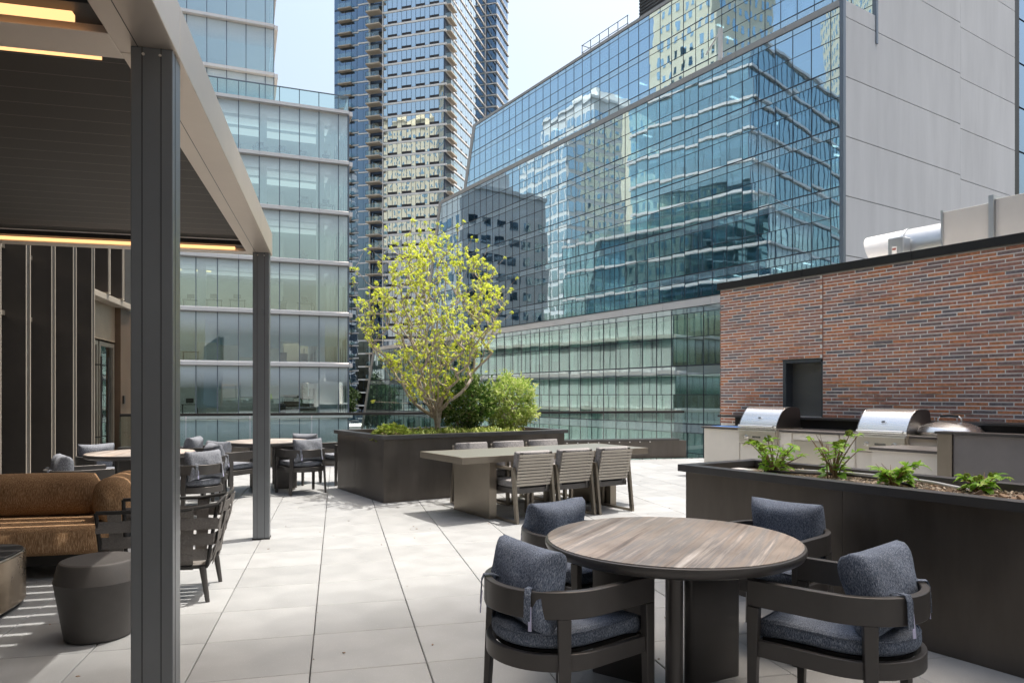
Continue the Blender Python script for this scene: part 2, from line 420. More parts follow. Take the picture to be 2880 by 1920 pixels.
M['leaf_hyd'] = leaf_mat('leaf_hydrangea', (.18, .40, .035), (.32, .57, .06), (.52, .70, .13), .4, .38)
M['leaf_far'] = leaf_mat('leaf_far', (.02, .045, .012), (.035, .07, .02), (.06, .10, .03), .3)
M['hose'] = principled('grey_conduit', (.55, .56, .58), .45)
M['hose_dk'] = principled('black_hose', (.03, .03, .032), .5)
M['asphalt'] = principled('asphalt', (.05, .05, .052), .85, var=.15, vscale=.5)
M['roofing'] = principled('roof_membrane', (.30, .30, .29), .85, var=.1, vscale=.5)
M['cream'] = principled('cream_masonry', (.78, .72, .56), .8, var=.1, vscale=.2)
M['grey_block'] = principled('grey_masonry', (.44, .45, .47), .8, var=.1, vscale=.2)
M['logo'] = principled('badge_black', (.02, .02, .02), .4)
M['logo_red'] = principled('badge_red', (.35, .10, .07), .4)
M['plastic_blue'] = principled('blue_film', (.05, .22, .62), .4)

def brick_material():
    m, nt, N, L = _nt('brick')
    out = N('ShaderNodeOutputMaterial'); p = N('ShaderNodeBsdfPrincipled'); p.inputs['Roughness'].default_value = .72; L(p.outputs[0], out.inputs[0])
    oi = N('ShaderNodeObjectInfo'); geo = N('ShaderNodeNewGeometry'); ad = N('ShaderNodeMath'); ad.operation = 'ADD'; L(oi.outputs['Random'], ad.inputs[0]); L(geo.outputs['Random Per Island'], ad.inputs[1])
    fr = N('ShaderNodeMath'); fr.operation = 'FRACT'; L(ad.outputs[0], fr.inputs[0])
    cr = N('ShaderNodeValToRGB'); cr.color_ramp.interpolation = 'CONSTANT'; el = cr.color_ramp.elements
    cols = [(.0, (.66, .28, .14)), (.15, (.56, .24, .145)), (.31, (.47, .225, .16)), (.48, (.40, .22, .175)), (.63, (.30, .205, .185)), (.75, (.235, .195, .195)), (.84, (.64, .25, .12)), (.92, (.50, .26, .19))]
    while len(el) < len(cols): el.new(.5)
    for e, (a, c) in zip(el, cols): e.position = a; e.color = (*c, 1)
    L(fr.outputs[0], cr.inputs[0])
    nz = N('ShaderNodeTexNoise'); nz.inputs['Scale'].default_value = 26; nz.inputs['Detail'].default_value = 6; L(geo.outputs['Position'], nz.inputs['Vector'])
    mr = N('ShaderNodeMapRange'); mr.inputs[1].default_value = .3; mr.inputs[2].default_value = .7; mr.inputs[3].default_value = .7; mr.inputs[4].default_value = 1.3; L(nz.outputs[0], mr.inputs[0])
    hs = N('ShaderNodeHueSaturation'); L(cr.outputs[0], hs.inputs['Color']); L(mr.outputs[0], hs.inputs['Value'])
    # pale chips and lime spots
    vz = N('ShaderNodeTexVoronoi'); vz.inputs['Scale'].default_value = 17; L(geo.outputs['Position'], vz.inputs['Vector'])
    lt = N('ShaderNodeMath'); lt.operation = 'LESS_THAN'; lt.inputs[1].default_value = .085; L(vz.outputs['Distance'], lt.inputs[0])
    n2 = N('ShaderNodeTexNoise'); n2.inputs['Scale'].default_value = 3; L(geo.outputs['Position'], n2.inputs['Vector'])
    g2 = N('ShaderNodeMath'); g2.operation = 'GREATER_THAN'; g2.inputs[1].default_value = .54; L(n2.outputs[0], g2.inputs[0])
    mu = N('ShaderNodeMath'); mu.operation = 'MULTIPLY'; L(lt.outputs[0], mu.inputs[0]); L(g2.outputs[0], mu.inputs[1])
    mx = N('ShaderNodeMix'); mx.data_type = 'RGBA'; L(mu.outputs[0], mx.inputs[0]); L(hs.outputs[0], mx.inputs[6]); mx.inputs[7].default_value = (.45, .36, .31, 1)
    L(mx.outputs[2], p.inputs['Base Color'])
    nb = N('ShaderNodeTexNoise'); nb.inputs['Scale'].default_value = 140; L(geo.outputs['Position'], nb.inputs['Vector'])
    bu = N('ShaderNodeBump'); bu.inputs['Strength'].default_value = .35; bu.inputs['Distance'].default_value = .006; L(nb.outputs[0], bu.inputs['Height']); L(bu.outputs[0], p.inputs['Normal'])
    return m
M['brick'] = brick_material()
def sharemesh(mb, name, mat, smooth=False):
    me = mb.mesh(name); me.materials.append(mat)
    if smooth: me.polygons.foreach_set('use_smooth', [True]*len(me.polygons))
    return me
# ------------------------------------------------------------------ setting: street and terrace floor
def to_px(x, y, z):
    th = R(13.85); s_, c_ = math.sin(th), math.cos(th)
    zc = x*s_+y*c_; xc = x*c_-y*s_
    if zc < .1: return None
    return (1440+1992*xc/zc, 1111-1992*(z-1.45)/zc, zc)
street = MB().box(-900, 900, -900, 900, -22.3, -22.0).build('street', M['asphalt'])
tag(street, kind='structure')
floor = MB().poly([(-4.4, -3.2), (16, -3.2), (16, 11.5), (7.4, 15.2), (-4.4, 15.2)], -.35, -.042).build('terrace_floor', M['subfloor'])
tag(floor, kind='structure')
def paver_mesh():
    h = .3025; c = .004
    mb = MB()
    vs = [(sx*h, sy*h, z) for z in (-.04, -c) for sx, sy in ((-1,-1),(1,-1),(1,1),(-1,1))]+[(sx*(h-c), sy*(h-c), 0) for sx, sy in ((-1,-1),(1,-1),(1,1),(-1,1))]
    fs = [(8,9,10,11)]
    for k in (0, 4):
        for i in range(4):
            j = (i+1) % 4; fs.append((k+i, k+j, k+4+j, k+4+i))
    return vs, fs
PV, PF = paver_mesh()
pm = bpy.data.meshes.new('paver'); pm.from_pydata(PV, [], PF); pm.materials.append(M['paver'])
cells = []
for i in range(-6, 26):
    for j in range(-5, 25):
        x = -.139+.61*(i+.5); y = .19+.61*(j+.5)
        if y > 15.0 or x < -4.2: continue
        if y > 15.2-(x-7.4)*.43: continue
        if x > 15.5: continue
        p = to_px(x, y, 0)
        vis = p is not None and -120 < p[0] < 3000 and p[1] < 2050
        a = x*EX[0]+y*EX[1]; b = x*EY[0]+y*EY[1]
        hid = a > 9.6 or (a > 4.3 and b < 3.6 and p is not None) or (3.9 < a < 6.6 and 9.1 < b < 10.6)
        cells.append((0 if vis and not hid else 1, math.hypot(x, y), x, y))
cells.sort()
rest = MB()
for n, (k, d, x, y) in enumerate(cells):
    dz = random.uniform(-.0012, .0012)
    if k == 0 and n < 300:
        o = link('paver', pm, floor, (x, y, dz), (random.uniform(-.0012, .0012), random.uniform(-.0012, .0012), random.choice((0, 1, 2, 3))*math.pi/2+random.uniform(-.003, .003)))
    else:
        rest.add([(vx+x, vy+y, vz+dz) for vx, vy, vz in PV], PF)
tag(rest.build('paver_field', M['paver'], floor), kind='stuff')

# ------------------------------------------------------------------ curtain-wall helpers
def clip_rect(b0, b1, z0, z1, lim):
    """clip rectangle to b <= lim(z)"""
    pts = [(b0, z0), (b1, z0), (b1, z1), (b0, z1)]
    out = []
    f = lambda p: lim(p[1])-p[0]
    for i in range(4):
        p, q = pts[i], pts[(i+1) % 4]; fp, fq = f(p), f(q)
        if fp >= 0: out.append(p)
        if fp*fq < 0:
            t = fp/(fp-fq); out.append((p[0]+(q[0]-p[0])*t, p[1]+(q[1]-p[1])*t))
    return out if len(out) >= 3 else None

# ------------------------------------------------------------------ the stepped blue glass building
gb = thingB('glass_office_building', 'stepped blue glass office building with slanted far edge and grey concrete side wall', 'building', 46.57, 29.21, -22)
GO = (46.57, 29.21, -22)
def low_lim(z): return 95.7+(8.1-z)*.405
def mid_lim(z): return 90.8+(29-z)*.293
def up_lim(z): return 87.9+(40.9-z)*.328
def rows(top, floors, zmin):
    """row boundaries under a dark floor line: short spandrel, middle light, tall light"""
    out = []; z = top
    for _ in range(floors):
        for h, t in ((.65, 's'), (1.45, 'v'), (2.10, 'v')):
            if z-h < zmin-.01: return out
            out.append((z-h, z, t)); z -= h
    return out
tiers = [
    dict(E=38.5, edges=[33.13+1.55*k for k in range(45)], lim=low_lim, glass='low', zf=7.36, z0=-12,
         rows=[(7.36, 7.78, 's'), (5.63, 7.36, 'v'), (3.59, 5.63, 'v')]+rows(3.59, 4, -13)),
    dict(E=46.57, edges=[29.44, 30.14]+[31.69+1.55*k for k in range(43)], lim=mid_lim, glass='mid', zf=28.37, z0=9.4,
         rows=[(28.37, 28.85, 's'), (26.69, 28.37, 'v'), (24.57, 26.69, 'v')]+rows(24.57, 4, 9.0)),
    dict(E=50.7, edges=[29.4]+[31.13+1.55*k for k in range(41)], lim=up_lim, glass='mid', zf=40.0, z0=29.0,
         rows=[(39.55, 40.0, 's'), (37.9, 39.55, 'v'), (36.45, 37.9, 'v'), (35.8, 36.45, 's'), (34.1, 35.8, 'v'), (32.4, 34.1, 'v'), (31.75, 32.4, 's'), (30.2, 31.75, 'v'), (29.0, 30.2, 'v')])]
pane_list = []
for T in tiers:
    for i in range(len(T['edges'])-1):
        b0, b1 = T['edges'][i]+.025, T['edges'][i+1]-.025
        for z0, z1, k in T['rows']:
            pl = clip_rect(b0, b1, z0+.025, z1-.025, T['lim'])
            if pl: 
                cb = (b0+b1)/2; cz = (z0+z1)/2
                wpt = fb(T['E'], cb, cz); p = to_px(*wpt)
                hidden = (p is None or p[0] > 2440 or p[1] < -60 or (T['E'] < 40 and (p[1] > 1190)) or (p[0] > 2010 and p[1] > 800-(p[0]-2027)*.16+15) or (p[0] > 2030 and T['E'] < 40))
                area = (b1-b0)*(z1-z0)/(p[2]**2) if p else 0
                pane_list.append((hidden, -area, T, pl, k))
pane_list.sort(key=lambda t: (t[0], t[1]))
def pane_prism(mb, E, pl, tilt=True):
    jit = [random.uniform(-.007, .007) for _ in range(3)]
    b0 = pl[0][0]; z0 = pl[0][1]
    d = lambda b, z: jit[0]*(b-b0)/1.5+jit[1]*(z-z0)/2 if tilt else 0
    n = len(pl)
    vs = [(E-.012+d(b, z), b, z) for b, z in pl]+[(E+.012+d(b, z), b, z) for b, z in pl]
    fs = [tuple(range(n)), tuple(range(2*n-1, n-1, -1))]+[(i, n+i, n+(i+1) % n, (i+1) % n) for i in range(n)]
    mb.add(vs, fs)
gmats = {('mid', 'v'): 'glass_mid', ('mid', 's'): 'glass_spandrel', ('low', 'v'): 'glass_low', ('low', 's'): 'glass_low_sp'}
gkeys = list(gmats.values())
restp = MB(GO)
for n, (hid, ar, T, pl, k) in enumerate(pane_list):
    key = gmats[(T['glass'], k)]
    if n < 300 and not hid:
        cb = pl[0][0]; cz = pl[0][1]
        mb = MB((T['E'], cb, cz)); pane_prism(mb, T['E'], pl)
        o = mb.build('pane', M[key], gb); o.location = (T['E']-GO[0], cb-GO[1], cz-GO[2])
    else:
        restp.mi = gkeys.index(key); pane_prism(restp, T['E'], pl)
tag(restp.build('pane_field', [M[k] for k in gkeys], gb, recalc=False), kind='stuff')
# mullions, one grid per tier
for T in tiers:
    g = MB(GO); E = T['E']; zt = T['rows'][0][1]; zb = T['rows'][-1][0]
    for b in T['edges']:
        # find z range where b is inside the slanted edge
        zz = [z for z in np.arange(zb, zt+.01, .1) if b <= T['lim'](z)]
        if zz: g.box(E-.035, E+.05, b-.022, b+.022, zz[0], zz[-1])
    for z in sorted({r[0] for r in T['rows']} | {r[1] for r in T['rows']}):
        heavy = .045 if any(abs(r[1]-z) < .01 and r[2] == 's' for r in T['rows']) and z < zt-.1 else .022
        g.box(E-.03, E+.05, T['edges'][0], min(T['lim'](z), T['edges'][-1]), z-heavy, z+heavy)
    tag(g.build('mullion_grid', M['mullion'], gb), kind='stuff')
    # slanted end fascia
    mb = MB(GO); zt2 = zt+.4
    mb.hexa([(E-.06, T['lim'](zb)-.05, zb), (E+6, T['lim'](zb)-.05, zb), (E+6, T['lim'](zb)+.75, zb), (E-.06, T['lim'](zb)+.75, zb)],
            [(E-.06, T['lim'](zt2)-.05, zt2), (E+6, T['lim'](zt2)-.05, zt2), (E+6, T['lim'](zt2)+.75, zt2), (E-.06, T['lim'](zt2)+.75, zt2)])
    mb.build('end_fascia', M['ledge_grey'], gb)
    # parapet coping in lengths
    bb = 29.3; L3 = 4.65
    mb = MB(GO); b_end = T['lim'](zt+.3)
    while bb < b_end:
        e = min(bb+L3-.03, b_end); mb.box(E-.10, E+1.2, bb, e, zt+.02, zt+(.34 if E > 50 else .5)); bb += L3
    mb.build('coping', M['ledge_grey'] if E > 40 else M['ledge'], gb)
    # floors, back wall, ceiling lamps, blinds behind the glass
    core = MB(GO); depth = 9.0
    core.box(E+depth, E+depth+.2, 29.6, T['lim'](zt)-.2, zb, zt)
    core.build('core_wall', M['interior'], gb)
    fl = [r[1] for r in T['rows'] if r[2] == 's']
    for zf in fl[0:]:
        blim = T['lim'](zf)-.3
        MB(GO).box(E+.14, E+depth, 29.5, blim, zf-.5, zf-.12).build('floor_slab', M['slab'], gb)
    MB(GO).box(E+.1, E+depth, 29.5, T['lim'](zb)-.3, zb-.3, zb-.05).build('floor_slab', M['slab'], gb)
    bl = MB(GO); bl2 = MB(GO)
    for i in range(len(T['edges'])-1):
        b0, b1 = T['edges'][i]+.06, T['edges'][i+1]-.06
        if b1 > T['lim'](zt)-.5: continue
        for j in range(len(T['rows'])-1):
            if T['rows'][j][2] == 's' : continue
            if j and T['rows'][j-1][2] == 's' or j == 1:
                zt_, zb_ = T['rows'][j][1], (T['rows'][j+1][0] if j+1 < len(T['rows']) else T['rows'][j][0])
                u = random.random()
                dr = random.uniform(.35, .62) if u < .62 else (random.uniform(.7, .95) if u < .85 else .12)
                zz = zt_-(zt_-zb_)*dr
                (bl if random.random() < .7 else bl2).box(E+.22, E+.24, b0, b1, zz, zt_-.05)
                if random.random() < .35:
                    bl.box(E+.7, E+1.2, b0+.3, b0+.75, zb_, zt_)      # interior column
    tag(bl.build('blind_field', M['blind'] if T['glass'] == 'mid' else M['blind_gn'], gb), kind='stuff')
    tag(bl2.build('blind_field', M['blind_gn'] if T['glass'] == 'mid' else M['blind'], gb), kind='stuff')
for T in tiers:
    for zf in [r[1] for r in T['rows'] if r[2] == 's'][1:]:
        if zf < -6: continue
        for q in (1.2, 4.2): MB(GO).box(T['E']+q, T['E']+q+1.4, 30.5, T['lim'](zf)-1.5, zf-.56, zf-.52).build('ceiling_panel', M['lamp_w'] if T['glass'] == 'low' else M['lamp_dim'], gb)  # glowing panels added to brighten the interior behind the panes
rl = random.Random(5)
lampm = sharemesh(MB().box(-.55, .55, -.12, .12, -.02, .02), 'ceiling_lamp', M['lamp'])
for E, zf, bs in ((46.57, 28.37, (41, 52)), (46.57, 24.57, (36.4, 60)), (46.57, 20.37, (31, 33.5, 36, 47)), (46.57, 16.17, (31.2, 32.9, 34.2, 35.8, 38.2, 56)), (46.57, 11.97, (33, 35.6, 39.5, 42)),
                   (50.7, 40.0, (57, 61, 66)), (50.7, 36.45, (57, 61, 73, 82, 45)), (50.7, 32.4, (57, 61, 76))):
    for b in bs:
        for q in (0, 1):
            link('ceiling_lamp', lampm, gb, (E+1.5+q*2.6-GO[0], b+q*1.1-GO[1], zf-.55-GO[2]))
# structural masses and the concrete side
S = 29.21
mb = MB(GO); mb.box(38.9+9.2, 75, 29.5, 86, -22, 7.3); mb.build('podium', M['grey_block'], gb)
MB(GO).box(38.6, 46.6, 29.5, low_lim(8)-.5, 7.0, 7.3).build('roof', M['roofing'], gb)
MB(GO).box(46.7, 50.8, 29.6, mid_lim(29)-.5, 28.3, 28.6).build('roof', M['roofing'], gb)
MB(GO).box(50.8, 73, 29.6, up_lim(40)-.5, 39.3, 39.6).build('roof', M['roofing'], gb)
# concrete panels: one storey high, joints 3 cm
wall = MB(GO); wall.box(46.75, 50.75, S+.02, S+.2, -22, 29.3); wall.box(50.75, 73.0, S+.02, S+.2, -22, 60); wall.build('side_wall', M['mullion'], gb)
zj = 28.10
while zj > -6: zj -= 4.2
zs = [zj+4.2*k for k in range(18)]
for k in range(len(zs)-1):
    z0, z1 = zs[k]+.03, zs[k+1]-.03
    if z0 < 60 and z1 > 6:
        if z0 < 28.9:
            z1c = min(z1, 29.25)
            MB(GO).box(46.76, 50.74, S-.04, S+.02, z0, z1c).build('concrete_panel', M['concrete'], gb)
            if z1 > 29.3: pass
        MB(GO).box(50.76 if z0 > 28 else 50.745, 63.06, S-.04, S+.02, z0, z1).build('concrete_panel', M['concrete'], gb)
        MB(GO).box(63.068, 73.0, S-.045, S+.02, z0-.35, z1-.35).build('concrete_panel', M['concrete'], gb)
MB(GO).box(46.45, 46.75, S-.10, S+.2, -4, 29.35).build('corner_trim', M['mullion_lt'], gb)
MB(GO).box(50.55, 50.78, S-.12, S+.2, 27.2, 60).build('corner_trim', M['mullion_lt'], gb)
# window-washing davit on the ledge, rooftop plant and guard rail
dv = MB(GO); dv.box(46.3, 46.6, 39.9, 40.15, 29.2, 31.9); dv.bar((46.45, 40.0, 31.7), (46.45, 41.6, 30.3), .1, .1); dv.build('davit', M['white'], gb)
pl_ = MB(GO); pl_.box(60, 70, 47.2, 64.2, 39.6, 52); pl_.build('plant_room', M['ac'], gb)
lv = MB(GO)
for k in range(30): lv.box(59.9, 60.0, 47.2, 64.2, 40.2+k*.4, 40.42+k*.4)
tag(lv.build('louvre_field', M['interior_dk'], gb), kind='stuff')
MB(GO).box(57.5, 60, 63.6, 72.4, 39.6, 44.6).build('plant_room', M['interior_dk'], gb)
MB(GO).box(57.4, 57.5, 63.5, 72.5, 44.6, 44.9).build('coping', M['ledge_grey'], gb)
gr = MB(GO)
for k in range(6): gr.bar((57.6, 63.7+k*1.74, 44.9), (57.6, 63.7+k*1.74, 46.9), .07, .07)
for z in (45.9, 46.85): gr.bar((57.6, 63.6, z), (57.6, 72.5, z), .07, .07); gr.bar((57.6, 72.4, z), (60, 72.4, z), .07, .07)
gr.build('guard_rail', M['mullion_lt'], gb)

# ------------------------------------------------------------------ pale glass office on the left
OA = R(7.25)
oc = (0.872, 59.007)
ofc = thing('office_building', 'pale glass office block with white ledges on every floor, left of the tower', 'building', (oc[0], oc[1], -22), OA)
OO = (0, 0, -22)
edges = [0, -.80]+[-2.32-1.5*k for k in range(26)]
fl_low = [24.05-4.08*k for k in range(11)]          # tops of glass under each ledge
panes = []
for wing, (x_hi, y, floors) in enumerate(((0, 0, fl_low), (-5.53, 5.0, [24.25+4.1*k for k in range(1, 7)]))):
    es = edges if wing == 0 else [-5.53, -6.22]+[-7.74-1.51*k for k in range(22)]
    for i in range(len(es)-1):
        for zt in floors: panes.append((wing, es[i+1]+.03, es[i]-.03, y, zt))
OG = []
shared = {}
n_obj = 0
far_p = MB(OO); low_p = MB(OO); ledge_far = MB(OO)
for wing, x0, x1, y, zt in panes:
    h = 3.62; z0 = zt-h
    wpt = (oc[0]+x0*math.cos(OA)-y*math.sin(OA), oc[1]+x0*math.sin(OA)+y*math.cos(OA), zt-2)
    p = to_px(*wpt)
    seen = p and p[0] > 430 and -120 < p[1] < 1260
    w = round(x1-x0, 2)
    if seen and n_obj < 300:
        if w not in shared:
            shared[w] = (sharemesh(MB().box(0, w, -.012, .012, 0, h), 'pane', M['glass_office']),
                         sharemesh(MB().prism([(-.02, 0), (-.34, .06), (-.34, .30), (-.02, .42)], 'x', -.025, w+.025), 'ledge', M['ledge']))
        link('pane', shared[w][0], ofc, (x0, y, z0+22), (random.uniform(-.002, .002), 0, random.uniform(-.002, .002)))
        link('ledge', shared[w][1], ofc, (x0, y, zt+22.03))
        n_obj += 1
    else:
        far_p.box(x0, x1, y-.012, y+.012, z0, zt); ledge_far.box(x0-.025, x1+.025, y-.33, y-.02, zt+.05, zt+.4)
# east return face (seen mirrored in the blue glass)
for i in range(22):
    for zt in fl_low:
        (low_p if zt < 13 else far_p).box(-.012, .012, .03+1.5*i, 1.5*(i+1)-.03, zt-3.62, zt); ledge_far.box(.02, .33, 1.5*i, 1.5*(i+1), zt+.05, zt+.4)
tag(far_p.build('pane_field', M['glass_office_side'], ofc), kind='stuff')
tag(low_p.build('pane_field', M['glass_office'], ofc), kind='stuff')
uw = [24.25+4.1*k for k in range(1, 7)]
ef = MB(OO); el_ = MB(OO)
for i in range(13):
    for zt in uw:
        ef.box(-5.542, -5.518, 5+.03+1.5*i, 5+1.5*(i+1)-.03, zt-3.62, zt); el_.box(-5.5, -5.2, 5+1.5*i, 5+1.5*(i+1), zt+.05, zt+.4)
tag(ef.build('pane_field', M['glass_office_side'], ofc), kind='stuff'); tag(el_.build('ledge_field', M['ledge'], ofc), kind='stuff')
ebl = MB(OO); re_ = random.Random(4)
for i in range(22):
    for zt in fl_low:
        if re_.random() < (.92 if zt < 10 else .4): ebl.box(-.27, -.25, 1.5*i+.06, 1.5*(i+1)-.06, zt-3.55*re_.choice((.4, .4, .5, .65, .9)), zt-.05)
for i in range(13):
    for zt in uw:
        if re_.random() < .45: ebl.box(-5.8, -5.78, 5+1.5*i+.06, 5+1.5*(i+1)-.06, zt-3.55*re_.choice((.4, .5, .65, .95)), zt-.05)
tag(ebl.build('blind_field', M['blind'], ofc), kind='stuff')
tag(ledge_far.build('ledge_field', M['ledge'], ofc), kind='stuff')
mu = MB(OO)
for e in edges: mu.box(e-.03, e+.03, -.06, .08, -20, 24.4)
for e in [-5.53, -6.22]+[-7.74-1.51*k for k in range(22)]: mu.box(e-.03, e+.03, 4.94, 5.08, 24.6, 49)
for i in range(23): mu.box(-.08, .06, 1.5*i-.03, 1.5*i+.03, -20, 24.4)
tag(mu.build('mullion_grid', M['mullion_lt'], ofc), kind='stuff')
for zt in fl_low:
    MB(OO).box(-40.8, -.1, .12, 32, zt+.02, zt+.42).build('floor_slab', M['slab'], ofc)
for k in range(1, 7):
    MB(OO).box(-38.8, -5.7, 5.12, 25, 24.25+4.1*k+.02, 24.25+4.1*k+.42).build('floor_slab', M['slab'], ofc)
MB(OO).box(-40, -4.5, 9.5, 9.7, -20, 24).build('partition', M['interior'], ofc)
MB(OO).box(-40, -9.5, 12.5, 12.7, 24, 49).build('partition', M['interior'], ofc)
rr = random.Random(11)
colm = sharemesh(MB().box(-.3, .3, -.3, .3, 0, 3.66), 'column', M['slab'])
desk = sharemesh(MB().box(-.6, .6, -.3, .3, .7, .75).box(-.55, -.5, -.25, .25, 0, .7).box(.5, .55, -.25, .25, 0, .7).box(-.3, .25, -.04, 0, .85, 1.2).box(-.05, 0, -.04, 0, .75, .85), 'desk', M['interior_dk'])
for f, zt in enumerate(fl_low):
    zf = zt-3.66
    if zt < -4: continue
    for k in range(6): link('column', colm, ofc, (-1.3-k*4.5-.7, 2.2, zf+22.02))
    for k in range(4): link('column', colm, ofc, (-.75, 4.5+k*3.1, zf+22.02), scale=(.5, .5, 1))
    for k in range(9):
        if rr.random() < .6: link('desk', desk, ofc, (-1.6-k*1.7, rr.uniform(1.0, 2.6), zf+22.02), (0, 0, rr.choice((0, R(90)))))
    for i in range(1, 15):
        u = rr.random(); x0, x1 = edges[i]-1.44, edges[i]-.06
        if f <= 3: dr = .0 if i < 9 else (.35 if u < .5 else 0)       # upper floors open at the corner
        else: dr = 0 if u < .12 else (rr.uniform(.3, .5) if u < .35 else (rr.uniform(.55, .72) if u < .7 else rr.uniform(.8, .97)))
        if i > 8 and u > .55: dr = rr.uniform(.28, .42)
        if dr: MB(OO).box(x0, x1, .25, .27, zt-.05-dr*3.55, zt-.05).build('blind', M['blind'], ofc)
for zt, x0, x1 in ((11.85, -16.3, -12.6), (11.85, -11.5, -10.4), (15.93, -10.2, -8.7), (7.77, -17.5, -13.5)):
    MB(OO).box(x0, x1, 4.2, 4.45, zt-.35, zt-.28).build('ceiling_lamp', M['lamp_y'], ofc)
for f, zt in enumerate(fl_low[:7]):
    for yy in (1.0, 3.4, 5.8): MB(OO).box(-21, -1.2, yy, yy+1.5, zt-.06, zt-.02).build('ceiling_lamp', M['lamp_w'], ofc)  # wide fill panels added to lift the dim office rooms
# roof balustrade of the lower wing
for i in range(16):
    x1 = edges[i+1] if i else -.02; x1 = edges[i]-.02; x0 = edges[i+1]+.02
    MB(OO).box(x0, x1, .02, .04, 24.5, 25.62).build('balustrade_pane', M['rail_glass'], ofc)
bs = MB(OO)
for e in edges[:17]: bs.box(e-.03, e+.03, .05, .11, 24.4, 25.62)
bs.box(-26.5, 0.05, -.01, .07, 25.62, 25.69); bs.box(-.03, .03, .05, 30, 25.62, 25.68); bs.build('balustrade_rail', M['mullion_lt'], ofc)
MB(OO).box(-.02, 0, .2, 30, 24.5, 25.6).build('balustrade_pane', M['rail_glass'], ofc)
MB(OO).box(-40.7, -.2, .2, 32, 24.42, 24.5).build('roof', M['roofing'], ofc)
MB(OO).box(-38.8, -5.7, 5.2, 25, 49.2, 49.5).build('roof', M['roofing'], ofc)

# ------------------------------------------------------------------ apartment tower
TA = math.atan2(-.498, .867)
tc_ = (23.68, 158.95)
tw = thing('apartment_tower', 'tall apartment tower with white floor bands and stacked tan balconies', 'tower', (tc_[0], tc_[1], -22), TA)
TO = (0, 0, -22)
# local frame: x along the front face (front face runs from x=-15.4 to 0), y away from the viewer
FH = 3.03; z_base = 65.56-FH*30
NFL = 44
win = []
for f in range(NFL):
    z = z_base+FH*f
    # front windows: pairs over dark grilles, single full-height lights between them
    x = -15.3; k = 0
    xs = [-15.3, -14.26, -13.1, -11.89, -10.73, -9.5, -8.34, -7.23, -6.1, -4.98, -3.82, -2.68, -1.54, -.36]
    for i in range(13):
        grille = i in (1, 2, 4, 5, 7, 8, 10, 11)
        z0 = z+(.95 if grille else .42)
        win.append(('f', xs[i]+.05, xs[i+1]-.05, z0, z+FH-.05, f))
frontseen = []
winmesh = {}
restw = MB(TO); nobj = 0
win.sort(key=lambda w: abs(w[3]-62))
for kind, x0, x1, z0, z1, f in win:
    p = to_px(tc_[0]+x0*math.cos(TA), tc_[1]+x0*math.sin(TA), z0)
    if nobj < 300 and p and -40 < p[1] < 720:
        key = (round(x1-x0, 2), round(z1-z0, 2))
        if key not in winmesh: winmesh[key] = sharemesh(MB().box(0, key[0], -.02, .02, 0, key[1]), 'window', M['glass_tower'])
        link('window', winmesh[key], tw, (x0, 0, z0+22), (random.uniform(-.006, .006), 0, random.uniform(-.008, .008))); nobj += 1
    else: restw.box(x0, x1, -.02, .02, z0, z1)
grl = MB(TO); bands = MB(TO)
bandm = sharemesh(MB().box(-15.7, .25, -.14, 29.2, -.30, .12), 'floor_band', M['white'])
ac = MB(TO)
side = MB(TO)
for f in range(NFL):
    z = z_base+FH*f
    link('floor_band', bandm, tw, (0, 0, z+22+.2))
    for i in (1, 4, 7, 10):
        ac.box([-15.3, -14.26, -13.1, -11.89, -10.73, -9.5, -8.34, -7.23, -6.1, -4.98, -3.82][i]+.03, [-14.26, -13.1, -11.89, -10.73, -9.5, -8.34, -7.23, -6.1, -4.98, -3.82, -2.68, -1.54][i+1]-.03, -.06, .03, z+.36, z+.92)
    # right-hand face
    for i in range(20):
        y0 = 5.2+i*1.17
        g = i % 3 == 1
        side.box(.0, .04, y0+.05, y0+1.0, z+(.95 if g else .42), z+FH-.12)
        if g: ac.box(.0, .09, y0+.05, y0+1.0, z+.36, z+.92)
tag(restw.build('window_field', M['glass_tower'], tw), kind='stuff')
tag(side.build('window_field', M['glass_tower'], tw), kind='stuff')
tag(ac.build('grille_field', M['ac'], tw), kind='stuff')
H1 = z_base+FH*NFL
core = MB(TO); core.box(-15.5, -.15, .12, 28.6, -22, H1); core.build('tower_core', M['tower_dk'], tw)
MB(TO).box(-.02, .22, 28.55, 28.95, -22, H1).build('corner_pier', M['white'], tw)
# balconies: left bay, right corner, far left wing
def balcony(w, d):
    s = MB().box(0, w, -d, 0, -.14, .1)
    return s
lb_slab = sharemesh(MB().box(-3.5, 0, -1.9, .2, -.16, .12), 'balcony_slab', M['balcony'])
lb_rail = sharemesh(MB().box(-3.45, -.02, -1.88, -1.85, .12, 1.15).box(-3.47, -3.44, -1.86, .1, .12, 1.15), 'balcony_rail', M['rail_glass'])
lb_post = sharemesh(MB().box(-3.47, 0, -1.9, -1.84, 1.12, 1.18).box(-3.47, -3.42, -1.9, -1.85, .1, 1.15).box(-1.8, -1.75, -1.9, -1.85, .1, 1.15).box(-.06, 0, -1.9, -1.85, .1, 1.15), 'balcony_frame', M['ac'])
cb_slab = sharemesh(MB().box(0, 1.2, .4, 4.4, -.16, .12), 'balcony_slab', M['balcony'])
cb_rail = sharemesh(MB().box(1.15, 1.18, .4, 4.4, .12, 1.15).box(0, 1.18, .4, .43, .12, 1.15), 'balcony_rail', M['rail_glass'])
cb_post = sharemesh(MB().box(1.12, 1.2, .4, 4.4, 1.12, 1.18).box(0, 1.2, .38, .44, 1.12, 1.18).box(1.12, 1.2, .38, .46, .1, 1.15).box(1.12, 1.2, 2.4, 2.48, .1, 1.15), 'balcony_frame', M['mullion'])
lw_slab = sharemesh(MB().box(-29.5, -26.0, 3.9, 5.2, -.14, .1), 'balcony_slab', M['balcony'])
